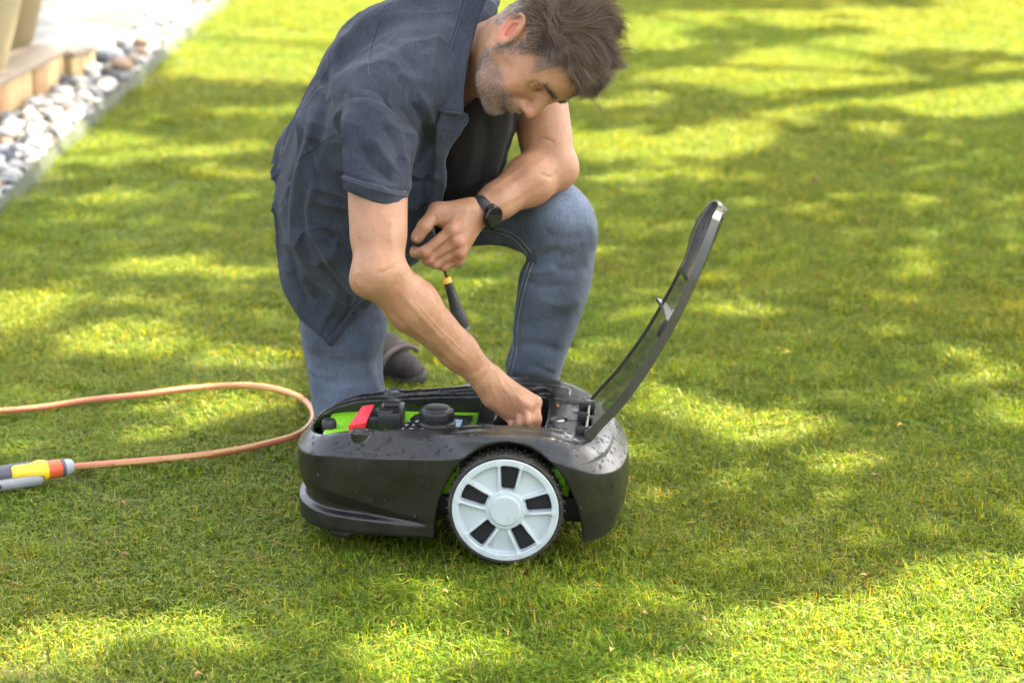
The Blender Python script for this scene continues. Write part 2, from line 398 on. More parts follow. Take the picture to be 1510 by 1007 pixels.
def grass_patch(seed, n, rad, hmin=.010, hmax=.026):
    r = np.random.default_rng(seed); k = 4
    rr = rad * np.sqrt(r.random(n)); an = r.random(n) * 2 * np.pi; bx, by = rr * np.cos(an), rr * np.sin(an)
    L = hmin + (hmax - hmin) * r.random(n) ** 1.6; w = .0006 + .0009 * r.random(n); az = r.random(n) * 2 * np.pi
    lean = np.clip(r.normal(.72, .42, n), 0, 1.5); bend = r.random(n) * 1.0
    flat = r.random(n) < .17; lean = np.where(flat, 1.35, lean); L = np.where(flat, L * 1.25, L)
    tw = r.random(n) * np.pi; V = np.zeros((n, k * 2 - 1, 3)); P = np.stack([bx, by, np.where(flat, .010 + .008 * r.random(n), 0)], 1); ang = lean
    hx, hy = np.cos(az), np.sin(az); sx, sy = np.cos(az + np.pi / 2 + (tw - 1.5) * .5), np.sin(az + np.pi / 2 + (tw - 1.5) * .5)
    for s in range(k):
        ww = w * (1, .95, .7, 0)[s]
        if s < k - 1:
            V[:, 2 * s] = P + np.stack([sx * ww, sy * ww, 0 * ww], 1); V[:, 2 * s + 1] = P - np.stack([sx * ww, sy * ww, 0 * ww], 1)
        else: V[:, 2 * s] = P
        st = L / (k - 1); a = np.minimum(lean + bend * (s + .5) / k * 1.6, 1.62)
        P = P + np.stack([hx * np.sin(a) * st, hy * np.sin(a) * st, np.cos(a) * st], 1)
    b = np.arange(n) * 7
    Fq = np.concatenate([np.stack([b, b + 1, b + 3, b + 2], 1), np.stack([b + 2, b + 3, b + 5, b + 4], 1)])
    me = bpy.data.meshes.new('grass_patch'); V = V.reshape(-1, 3).astype(np.float32); Ft = np.stack([b + 4, b + 5, b + 6], 1)
    me.vertices.add(len(V)); me.vertices.foreach_set('co', V.ravel()); nl = Fq.size + Ft.size
    me.loops.add(nl); me.loops.foreach_set('vertex_index', np.concatenate([Fq.ravel(), Ft.ravel()]).astype(np.int32))
    me.polygons.add(len(Fq) + len(Ft)); me.polygons.foreach_set('loop_start', np.concatenate([np.arange(len(Fq)) * 4, Fq.size + np.arange(len(Ft)) * 3]).astype(np.int32))
    me.update(calc_edges=True); a = me.attributes.new('rnd', 'FLOAT', 'POINT')
    rv = r.random(n) * .80; rv = np.where(r.random(n) < .10, .82 + .18 * r.random(n), rv); a.data.foreach_set('value', np.repeat(rv, 7).astype(np.float32))
    me.materials.append(GM); me.shade_smooth(); return bpy.data.objects.new('grass_patch', me)
PC = bpy.data.collections.new('grass_sources')
NP_ = 14
for s in range(NP_): PC.objects.link(grass_patch(100 + s, 1250, .13))
# points of the sod: a jittered lattice over everything the lens can see and a margin each side
pts = []
y = -1.3
while y < 15.5:
    hw = .235 * (y + CAM_D) + .45; st = .105 if y < 2.5 else .115
    xs = np.arange(-hw, hw, st); pts.append(np.stack([xs, np.full_like(xs, y)], 1)); y += st
pts = np.concatenate(pts); pts += RNG.uniform(-.045, .045, pts.shape)
pts = pts[pts[:, 0] > edge_x(pts[:, 1]) + .05]
Z = SOIL + undul(pts[:, 0], pts[:, 1]); gm = bpy.data.meshes.new('grass'); gm.vertices.add(len(pts))
gm.vertices.foreach_set('co', np.column_stack([pts, Z]).astype(np.float32).ravel())
rot = np.column_stack([RNG.normal(0, .05, (len(pts), 2)), RNG.uniform(0, 6.28, len(pts))]).astype(np.float32)
tall = 1 + .28 * vnoise(pts[:, 0] * 3, pts[:, 1] * 3, Z * 0, 9); scl = np.column_stack([np.ones(len(pts)), np.ones(len(pts)), tall * RNG.uniform(.85, 1.15, len(pts))]).astype(np.float32)
for nm, ty, da in (('rot', 'FLOAT_VECTOR', rot), ('scl', 'FLOAT_VECTOR', scl)):
    a = gm.attributes.new(nm, ty, 'POINT'); a.data.foreach_set('vector', da.ravel())
a = gm.attributes.new('pick', 'INT', 'POINT'); a.data.foreach_set('value', RNG.integers(0, NP_, len(pts)).astype(np.int32))
grass = link('grass', gm, None, None, False); tag(grass, 'short mown green grass with scattered straw-coloured blades covering the lawn', 'grass', None, 'stuff')
ng = bpy.data.node_groups.new('scatter', 'GeometryNodeTree'); ng.interface.new_socket('Geometry', in_out='INPUT', socket_type='NodeSocketGeometry'); ng.interface.new_socket('Geometry', in_out='OUTPUT', socket_type='NodeSocketGeometry')
gi = ng.nodes.new('NodeGroupInput'); go = ng.nodes.new('NodeGroupOutput'); ip = ng.nodes.new('GeometryNodeInstanceOnPoints'); ci = ng.nodes.new('GeometryNodeCollectionInfo')
ci.inputs[0].default_value = PC; ci.inputs['Separate Children'].default_value = True; ip.inputs['Pick Instance'].default_value = True
def gattr(nm, ty):
    n = ng.nodes.new('GeometryNodeInputNamedAttribute'); n.data_type = ty; n.inputs[0].default_value = nm; return n.outputs[0]
L = ng.links.new; L(gi.outputs[0], ip.inputs['Points']); L(ci.outputs[0], ip.inputs['Instance'])
e2r = ng.nodes.new('FunctionNodeEulerToRotation'); L(gattr('rot', 'FLOAT_VECTOR'), e2r.inputs[0]); L(e2r.outputs[0], ip.inputs['Rotation'])
L(gattr('scl', 'FLOAT_VECTOR'), ip.inputs['Scale']); L(gattr('pick', 'INT'), ip.inputs['Instance Index']); L(ip.outputs[0], go.inputs[0])
md = grass.modifiers.new('scatter', 'NODES'); md.node_group = ng

# ---- shade tree to the right, outside the picture: its crown has the gaps that let the sun through
# sun flecks measured on the lawn: (px, py, half width px, half height px)
LIT = [(150,205,60,10),(230,214,170,13),(130,232,90,12),(330,250,90,8),(30,250,60,10),(270,392,120,17),(205,440,70,10),(20,455,75,34),(110,435,50,8),(400,395,90,12),(175,500,115,20),(340,515,60,16),(400,520,50,10),(310,458,70,8),
 (300,598,90,20),(390,590,50,14),(190,645,50,18),(60,590,50,6),(200,925,150,26),(60,960,90,24),(640,950,100,27),(560,985,60,15),(760,975,50,12),
 (1330,925,215,48),(1465,845,130,32),(1140,975,190,26),(1420,985,160,30),(1000,1000,90,14),(1110,620,90,22),(1240,672,75,12),(1480,545,60,18),(1430,520,30,8),(1500,600,40,12),(1440,640,30,5),(980,590,50,18),(960,665,40,10),
 (1350,290,40,7),(1080,455,80,8),(900,365,40,7),(930,260,70,7),(1010,210,150,15),(880,215,80,10),(1030,108,80,12),(1250,120,90,10),(1170,88,60,7),(1400,62,120,10),(1420,160,90,7),(1330,150,70,8),(1480,100,50,14),(960,60,60,10),(1120,20,160,10),(1400,20,120,8),
 (940,150,80,8),(1230,32,60,6),(380,60,90,13),(450,110,60,9),(420,20,120,10),(330,110,90,7),(390,165,80,6),(560,15,100,10),(640,330,30,6),(690,420,40,10),(1180,35,70,8),(1300,185,60,6),(1500,40,60,8)]
def lit_amount(x, y):
    u, v, dep = proj(x, y, x * 0); s = np.full_like(x, -1.)
    wx = 18 * vnoise(x * 3, y * 3, x * 0, 21); wy = 9 * vnoise(x * 3, y * 3, x * 0, 22)
    for a, b, c, d in LIT:
        if b > 560: c, d = c * 1.25, d * 1.3
        s = np.maximum(s, 1 - ((u + wx - a) / c) ** 2 - ((v + wy * np.minimum(1, d / 18) - b) / d) ** 2)
    far = np.clip((y - 2.8) / 3, 0, 1) * .74
    nz = vnoise(x * 1.7, y * 1.25, x * 0, 31) + .5 * vnoise(x * 4, y * 3, x * 0, 32)
    out = (v > 1012) | (u < -40) | (u > 1550) | (v < -10)
    s = np.maximum(s, np.where(out, nz * 1.6 - .5, (nz - 1.0 + far * 1.5) * 1.5))
    for k in (.25, .45, .65, .85): s = np.where(((x + .15 + .75 * k) / .34) ** 2 + ((y - .42 + .375 * k) / .30) ** 2 < 1, -1., s)
    # the stone patio and its border lie in full sun
    pv = (x < edge_x(y) + .03) & (y > 2.2); s = np.where(pv, np.where((y > 5.6), 1.1 * nz + .02, -.5), s); s = np.where(pv, np.maximum(s, np.maximum(1 - ((u - 62) / 66) ** 2 - ((v - 214) / 44) ** 2, 1 - ((u - 285) / 40) ** 2 - ((v - 20) / 30) ** 2)), s)
    return s
def crown(seed, count):
    r = np.random.default_rng(seed); gx_ = r.uniform(-4.5, 6, count); gy_ = r.uniform(-3.5, 17, count)
    keep = lit_amount(gx_, gy_) + r.normal(0, .07, count) < -.04
    gx_, gy_ = gx_[keep], gy_[keep]
    h = 4.2 + 3.2 * r.random(len(gx_)) ** 1.2
    return np.stack([gx_ + SUN.x / SUN.z * h, gy_ + SUN.y / SUN.z * h, h], 1), r
C, r = crown(5, 96000)
e = r.uniform((-1.25, -.35), (.15, .80), (4500, 2)); m = np.zeros(len(e), bool)  # extra unseen leaves added to keep the sun off the man
for k in (.25, .45, .65, .85, .95): m |= ((e[:, 0] + .15 + .75 * k) / .34) ** 2 + ((e[:, 1] - .42 + .375 * k) / .30) ** 2 < 1
e = e[m]; h = 4.2 + 3.2 * r.random(len(e)); C = np.concatenate([C, np.stack([e[:, 0] + SUN.x / SUN.z * h, e[:, 1] + SUN.y / SUN.z * h, h], 1)])
n = len(C); ax = r.normal(size=(n, 3)); ax[:, 2] *= .5; ax /= np.linalg.norm(ax, axis=1)[:, None]; nn = r.normal(size=(n, 3)) * .55 + np.array((.3, .1, 1)); b = np.cross(nn, ax); b /= np.linalg.norm(b, axis=1)[:, None]
sz = r.uniform(.052, .100, n)[:, None]; T = C + ax * sz; V = np.concatenate([C - ax * sz, C + b * sz * .62 - ax * sz * .1 - np.array((0, 0, .012)), T, C - b * sz * .62 - ax * sz * .1 - np.array((0, 0, .012))])
ii = np.arange(n); F = np.stack([ii, ii + n, ii + 2 * n, ii + 3 * n], 1)
leafm = simple('tree_leaf', (.06, .13, .02), .5, spec=.4); leafm.node_tree.nodes['Principled BSDF'].inputs['Transmission Weight'].default_value = 0
bark = simple('bark', (.12, .085, .055), .9, bump=(40, .8, .01), var=.4, vscale=12)
tree = empty('shade_tree', (6.6, 7.4, SOIL), 'broad leafy shade tree standing to the right of the lawn', 'tree')
def local(V, o): return np.asarray(V) - wpos(o)
crn = link('crown', mesh_np('crown', local(V, tree), F), leafm, tree)
trunk = [(6.6, 7.4, SOIL), (6.5, 7.3, 1.2), (6.3, 7.4, 2.4), (6.1, 7.2, 3.6), (5.6, 7.0, 5.0), (5.2, 6.6, 6.6)]
parts = [tube_np(catmull(trunk, 4), np.linspace(.26, .07, 21), 12)]
for q, tip, rr in ((3, (8.6, 12.5, 5.6), .10), (3, (8.5, 3.0, 5.6), .10), (3, (3.0, 2.4, 5.6), .11), (4, (2.0, 9.5, 6.4), .09), (2, (8.9, 7.5, 5.0), .09), (4, (4.5, 12.4, 6.6), .08), (3, (1.2, 5.2, 6.5), .09), (3, (5.5, -.5, 5.8), .09)):
    a = np.array(trunk[q]); t = np.array(tip); mid = (a + t) / 2 + np.array((0, 0, .5)); parts.append(tube_np(catmull([a, mid, t], 8), np.linspace(rr * .55, .008, 17), 8))
    for s in range(5):
        p0 = a + (t - a) * (.35 + .13 * s); p0 = p0 + np.array((0, 0, .35)); e = p0 + r.normal(0, .5, 3) * np.array((1, 1, .4)); parts.append(tube_np([p0, (p0 + e) / 2, e], [.014, .010, .004], 6))
V, F = join_np(parts); link('trunk', mesh_np('trunk', local(V, tree), F), bark, tree)
# ================================================================ ROBOT MOWER
def shell_mat():
    m, nt, p = nmat('mower_shell'); L = nt.links.new; tc = N_(nt, 'ShaderNodeTexCoord')
    n = N_(nt, 'ShaderNodeTexNoise', i_Scale=14, i_Detail=7, i_Roughness=.65); L(tc.outputs['Object'], n.inputs['Vector'])
    r = N_(nt, 'ShaderNodeMapRange'); r.inputs[1].default_value = .35; r.inputs[2].default_value = .7; r.inputs[3].default_value = .24; r.inputs[4].default_value = .46
    L(n.outputs[0], r.inputs[0]); L(r.outputs[0], p.inputs['Roughness'])
    c = N_(nt, 'ShaderNodeValToRGB'); c.color_ramp.elements[0].color = (.004, .004, .004, 1); c.color_ramp.elements[1].color = (.014, .013, .010, 1)
    L(n.outputs[0], c.inputs[0])
    n2 = N_(nt, 'ShaderNodeTexNoise', i_Scale=900, i_Detail=2); L(tc.outputs['Object'], n2.inputs['Vector'])
    v = N_(nt, 'ShaderNodeTexVoronoi', i_Scale=260); L(tc.outputs['Object'], v.inputs['Vector'])
    d = N_(nt, 'ShaderNodeMapRange'); d.inputs[1].default_value = .05; d.inputs[2].default_value = .16; d.inputs[3].default_value = 1; d.inputs[4].default_value = 0
    L(v.outputs['Distance'], d.inputs[0])
    gate = N_(nt, 'ShaderNodeTexNoise', i_Scale=55, i_Detail=2); L(tc.outputs['Object'], gate.inputs['Vector'])
    gm = N_(nt, 'ShaderNodeMapRange'); gm.inputs[1].default_value = .58; gm.inputs[2].default_value = .64; L(gate.outputs[0], gm.inputs[0])
    mu = N_(nt, 'ShaderNodeMath', operation='MULTIPLY'); L(d.outputs[0], mu.inputs[0]); L(gm.outputs[0], mu.inputs[1])
    mx = N_(nt, 'ShaderNodeMix', data_type='RGBA'); mx.inputs[7].default_value = (.13, .12, .09, 1); ms = N_(nt, 'ShaderNodeMath', operation='MULTIPLY'); ms.inputs[1].default_value = .5
    L(mu.outputs[0], ms.inputs[0]); L(ms.outputs[0], mx.inputs[0]); L(c.outputs[0], mx.inputs[6]); L(mx.outputs[2], p.inputs['Base Color'])
    b = N_(nt, 'ShaderNodeBump', i_Strength=.12, i_Distance=.0006); L(n2.outputs[0], b.inputs['Height']); L(b.outputs[0], p.inputs['Normal'])
    p.inputs['Specular IOR Level'].default_value = .6
    return m
M_SH = shell_mat()
M_BLK = simple('black_plastic', (.014, .014, .014), .42, bump=(700, .15, .0005), var=.3, vscale=20)
M_DK = simple('matt_black_plastic', (.008, .008, .008), .65)
M_GRN = simple('green_plastic', (.22, .60, .01), .38, var=.12, vscale=18, bump=(500, .1, .0004))
M_RED = simple('red_plastic', (.66, .018, .035), .35, var=.1, vscale=40)
M_RIM = simple('pale_grey_plastic', (.42, .47, .475), .36, bump=(600, .08, .0004), var=.06, vscale=25)
def grime(m, col, scale, lo, hi, amt):
    nt = m.node_tree; p = nt.nodes['Principled BSDF']; L = nt.links.new; src = p.inputs['Base Color'].links[0].from_socket; tc = N_(nt, 'ShaderNodeTexCoord')
    a = N_(nt, 'ShaderNodeTexNoise', i_Scale=scale, i_Detail=10, i_Roughness=.75); L(tc.outputs['Object'], a.inputs['Vector']); r = N_(nt, 'ShaderNodeMapRange'); r.inputs[1].default_value = lo; r.inputs[2].default_value = hi; r.inputs[4].default_value = amt; L(a.outputs[0], r.inputs[0])
    x = N_(nt, 'ShaderNodeMix', data_type='RGBA'); x.inputs[7].default_value = (*col, 1); L(r.outputs[0], x.inputs[0]); L(src, x.inputs[6]); L(x.outputs[2], p.inputs['Base Color'])
grime(M_RIM, (.20, .19, .13), 38, .56, .74, .75)
M_TYR = simple('rubber', (.022, .019, .015), .75, var=.5, vscale=60, bump=(300, .5, .001))
grime(M_TYR, (.10, .085, .05), 45, .5, .65, .8)
M_SCR = simple('steel', (.55, .56, .56), .28, metal=1.)
M_WHT = simple('white_print', (.6, .63, .66), .5)
M_BLU = simple('light_blue_print', (.35, .5, .62), .45)
YAW = R_(-4.0); AX0 = (-.012, 0., 0.)
mw = empty('robot_mower', AX0, 'black robot lawn mower with pale grey five-spoke wheel and raised clear lid', 'lawn mower', None, YAW)
cY, sY = math.cos(YAW), math.sin(YAW)
def mloc(P):
    "world -> mower coordinates"
    P = np.asarray(P, float) - np.array(AX0); x, y = P[..., 0].copy(), P[..., 1].copy()
    return np.stack([x * cY + y * sY, -x * sY + y * cY, P[..., 2]], -1)
VC = .195                                             # centre line of the machine in its own y
WX = [-.400, -.394, -.380, -.357, -.32, -.25, -.18, -.12, -.07, -.03, .03, .09, .13, .165, .19, .203, .210]
WW = [0, .055, .092, .124, .148, .163, .171, .178, .186, .192, .194, .193, .190, .170, .132, .085, 0]
PL = np.array([(x, w) for x, w in zip(WX, WW)] + [(x, -w) for x, w in list(zip(WX, WW))[-2:0:-1]])
PLs = catmull(PL, 6, True)
def raster2(P, st=.002, mg=.08):
    x0, y0 = P.min(0) - mg; x1, y1 = P.max(0) + mg; X, Y = np.meshgrid(np.arange(x0, x1, st), np.arange(y0, y1, st))
    d, _ = seg_dist(X, Y, P, True); ins = np.zeros(X.shape, bool)
    for i in range(len(P)):
        a, b = P[i - 1], P[i]; c = ((a[1] > Y) != (b[1] > Y)); ins ^= c & (X < (b[0] - a[0]) * (Y - a[1]) / (b[1] - a[1] + 1e-12) + a[0])
    D = np.where(ins, -d, d)
    def look(x, y):
        fx = np.clip((x - x0) / st, 0, D.shape[1] - 1.001); fy = np.clip((y - y0) / st, 0, D.shape[0] - 1.001)
        i, j = fx.astype(int), fy.astype(int); a, b = fx - i, fy - j
        return ((D[j, i] * (1 - a) + D[j, i + 1] * a) * (1 - b) + (D[j + 1, i] * (1 - a) + D[j + 1, i + 1] * a) * b).astype(np.float32)
    return look
plan = raster2(PLs)
OP = np.array([(-.372, .0), (-.366, .045), (-.345, .078), (-.30, .094), (-.22, .103), (-.12, .110), (-.03, .113), (.03, .110), (.060, .100), (.060, -.098), (.03, -.104), (-.03, -.108), (-.12, -.108), (-.22, -.103), (-.30, -.094), (-.345, -.078), (-.366, -.045)])
opn = raster2(catmull(OP, 5, True))
def ztop(x, v):                                       # deck height along the machine
    return np.interp(x, [-.42, -.38, -.30, -.15, 0, .08, .14, .21], [.180, .200, .217, .225, .228, .226, .216, .186])
def smx(a, b, k): return np.maximum(a, b) + np.maximum(k - np.abs(a - b), 0) ** 2 / (4 * k)
def smn(a, b, k): return np.minimum(a, b) - np.maximum(k - np.abs(a - b), 0) ** 2 / (4 * k)
def build_shell():
    F_ = Field((-.43, -.012, .02), (.232, .402, .262), .0021)
    X = F_.ax[0][:, None]; Y = F_.ax[1][None, :] ; Z = F_.ax[2]
    pl = plan(X + 0 * Y, Y - VC + 0 * X); x2 = X + 0 * Y; v2 = Y - VC + 0 * X; zt = ztop(x2, v2); av = np.abs(v2)
    op = opn(x2, v2 + .003)
    cre = np.interp(x2, [-.41, -.38, -.32, -.22, -.12, -.06, 0, .06, .11, .16, .21], [.164, .172, .184, .186, .190, .198, .205, .202, .190, .172, .158])   # height of the shoulder crease
    # fender swelling over the rear wheels
    fw = np.exp(-((av - .160) / .040) ** 2) * np.exp(-((x2 - .005) / .112) ** 4)
    zt2 = zt + .013 * fw + .006 * np.exp(-((av - .125) / .012) ** 2) * np.clip((x2 + .36) / .1, 0, 1) * (x2 < .1)
    for k, z in enumerate(Z):
        ins = np.clip(z - cre, 0, None) * 1.0 * (1 - .85 * np.clip(fw * 1.3, 0, 1))
        # recessed wedge along the flank with the bumper lip below it
        t = np.clip((x2 + .405) / .27, 0, 1); up = .132 - .062 * t; lo = .074 - .014 * t; mid = (up + lo) / 2; half = (up - lo) / 2 + 1e-4
        wdg = np.clip(1 - np.abs((z - mid) / half), 0, 1); prof = np.clip(wdg * 1.6 * (1.3 if z > 0 else 1), 0, 1)
        prof = np.where(z > mid, np.clip((up - z) / (up - lo) * 1.15, 0, 1), np.clip((z - lo) / .006, 0, 1) * (z < mid)) * (z > lo) * (z < up)
        prof = np.clip(prof, 0, 1); ins = ins + .013 * prof * np.clip((1 - t) * 2.2, 0, 1)
        ins = ins - .005 * np.clip((z - .045) / .03, 0, 1) * (z < .19) * np.clip((x2 - .1) / .06, 0, 1)
        ins = ins + .010 * np.clip((.10 - z) / .07, 0, 1) * np.clip((x2 - .08) / .08, 0, 1)   # rear tucks under
        d = pl + ins; d = smx(d, z - zt2, .012); d = smx(d, .037 - z, .006)
        # recessed seat for the lid round the opening
        seat = np.maximum(op - .010, (zt - .0045) - z); d = smx(d, -np.where((x2 < .14), seat, 1.), .003)
        seat2 = np.maximum(np.maximum(np.abs(v2 + .003) - .097, np.abs(x2 - .090) - .042), (zt - .0045) - z); d = smx(d, -seat2, .003)
        # the bay
        bay = np.maximum(op, .150 - z)
        bridge = np.maximum(np.maximum(np.abs(x2 + .058 - .10 * (v2 + .05)) - np.interp(v2, [-.12, -.06, 0, .1], [.040, .020, .016, .022]), z - (zt - .004 - .02 * np.exp(-((v2) / .05) ** 2))), .17 - z)
        bridge = np.maximum(bridge, op - .006); d = smn(smx(d, -bay, .004), bridge, .006)
        # wheel arches, both flanks
        xx = (x2 - .004) / .134; zz = max(z - .04, 0) / .186; rr = np.sqrt(xx * xx + zz * zz)
        arch = np.maximum((rr - 1) * .15, .118 - av)
        d = smx(d, -arch, .005)
        # hollow belly
        bel = np.maximum(pl + .040, z - .140); d = smx(d, -bel, .004)
        F_.f[:, :, k] = d
    # hinge slot across the rear of the deck
    for v0, dv in ((-.045, .055), (.06, .03)):
        F_.box((.137, VC + v0, .218), (.008, dv, .022), None, .003, .004, 's')
    # screw wells
    def disc(x, v, z0, z1, r, k, mode='u'):
        F_.op(lambda X, Y, Z: np.maximum(np.sqrt((X - x) ** 2 + (Y - VC - v) ** 2) - r, np.abs(Z - (z0 + z1) / 2) - (z1 - z0) / 2), (x - r, VC + v - r, z0), (x + r, VC + v + r, z1), k, mode)
    for x, v, z in ((-.268, -.1245, .2215), (-.235, .1215, .2225)):
        disc(x, v, z - .03, z + .003, .0185, .004); disc(x, v, z - .004, .26, .0125, .002, 's')
    disc(.088, -.02, .2165, .26, .013, .002, 's')
    V, F = F_.mesh(2)
    return V, F
V, F = build_shell()
shell = link('shell', mesh_np('shell', V, F), M_SH, mw)
SHV, SHN = V, vnormals(V, F)
# green inner deck and chassis
bm = bmesh.new(); add_box(bm, (-.200, VC, .178), (.30, .205, .026)); bmobj('inner_deck', bm, M_GRN, mw, True, .004)
bm = bmesh.new(); add_box(bm, (-.02, VC, .105), (.26, .205, .085)); add_box(bm, (-.085, .088, .150), (.05, .03, .035)); add_box(bm, (.080, .082, .140), (.05, .03, .04)); bmobj('chassis', bm, M_GRN, mw, True, .006)
bm = bmesh.new()
for k in range(7): add_box(bm, (-.115 + .016 * k, .072, .155 + .004 * (k % 3)), (.010, .022, .016))
bmobj('battery_cover', bm, M_DK, mw, True, .002)
bm = bmesh.new(); add_box(bm, (-.10, VC, .075), (.5, .22, .05)); bmobj('underbody', bm, M_DK, mw, True, .01)
bm = bmesh.new(); add_box(bm, (.02, VC - .02, .157), (.05, .09, .02)); add_box(bm, (.052, VC, .163), (.012, .15, .03)); bmobj('bay_fitting', bm, M_DK, mw, True, .004)
# control panel
FLZ = .1635
def prism(name, pts, z0, z1, m, parent, bev=.0015):
    bm = bmesh.new(); vs = [bm.verts.new((x, y, z0)) for x, y in pts]; f = bm.faces.new(vs); r = bmesh.ops.extrude_face_region(bm, geom=[f])
    bmesh.ops.translate(bm, verts=[v for v in r['geom'] if isinstance(v, bmesh.types.BMVert)], vec=(0, 0, z1 - z0)); return bmobj(name, bm, m, parent, True, bev)
pan = prism('control_panel', [(-.222, .108), (-.085, .108), (-.080, .262), (-.190, .262)], .186, .1965, M_BLK, mw)
def flat_rects(name, rects, z, m, parent):
    bm = bmesh.new()
    for x, y, w, h in rects: add_box(bm, (x, y, z), (w, h, .0012))
    return bmobj(name, bm, m, parent)
for a in range(2):
    for b in range(4):
        x0 = -.205 + .014 * a + .003 * b; y0 = .145 + .023 * b
        flat_rects('button_mark', [(x0, y0, .006, .003), (x0, y0 + .005, .003, .003)] if (a + b) % 2 else [(x0, y0, .003, .008), (x0 + .003, y0 + .003, .003, .003)], .1970, M_WHT, pan)
flat_rects('display_print', [(-.106, .185, .018, .09)], .1970, M_BLU, pan)
flat_rects('panel_lettering', [(-.128 + .002 * (k % 2), .135 + .012 * k, .010 + .003 * (k % 3), .004) for k in range(8)], .1970, M_WHT, pan)
# rotary knob with grip ribs
kx, ky = -.140, .178
prof = [(0, .176), (.041, .176), (.041, .186), (.0365, .190), (.0365, .207), (.0350, .210), (.0300, .2125), (.0285, .2150), (.012, .2165), (0, .2165)]
knob = lathe('knob', [(r * .86, z + .022) for r, z in prof], M_BLK, mw, 72, loc=(kx, ky, 0))
ring = lathe('knob_base', [(0, .192), (.037, .192), (.037, .199), (0, .199)], M_DK, knob, 48)
bm = bmesh.new()
for k in range(44):
    a = 2 * math.pi * k / 44; add_cyl(bm, (.0314 * math.cos(a), .0314 * math.sin(a), .2125), (.0314 * math.cos(a), .0314 * math.sin(a), .229), .0011, n=6)
bmobj('grip_ribs', bm, M_BLK, knob, True)
# black housing with the red key block
bm = bmesh.new(); add_box(bm, (-.226, .195, .210), (.044, .075, .040)); add_box(bm, (-.257, .195, .205), (.03, .060, .030)); add_box(bm, (-.234, .170, .228), (.026, .02, .012)); add_box(bm, (-.224, .205, .234), (.026, .03, .010)); add_box(bm, (-.245, .195, .226), (.010, .05, .010))
bmobj('switch_housing', bm, M_BLK, mw, True, .004)
bm = bmesh.new(); vs = [(-.335, .155, .166), (-.296, .155, .166), (-.285, .155, .188), (-.335, .155, .184), (-.323, .168, .204), (-.288, .168, .214)]
P0 = [(-.300, .150, .190), (-.274, .150, .190), (-.268, .150, .214), (-.301, .150, .206)]; P1 = [(-.296, .192, .190), (-.270, .192, .190), (-.258, .192, .236), (-.280, .192, .232)]
a = [bm.verts.new(p) for p in P0]; b = [bm.verts.new(p) for p in P1]
bm.faces.new(a); bm.faces.new(b[::-1])
for k in range(4): bm.faces.new((a[k], b[k], b[(k + 1) % 4], a[(k + 1) % 4]))
bmobj('stop_key', bm, M_RED, mw, True, .003)
lathe('front_sensor', [(0, .186), (.014, .186), (.014, .202), (.011, .207), (0, .208)], M_BLK, mw, 28, loc=(-.342, .185, 0))
# screws in their wells
for x, v, z in ((-.268, -.1245, .2185), (-.235, .1215, .2195), (.088, -.02, .2170)):
    s = lathe('screw', [(0, -.004), (.0085, -.004), (.0085, .001), (.007, .003), (.003, .0032), (.003, .001), (0, .001)], M_SCR, mw, 20, loc=(x, VC + v, z))
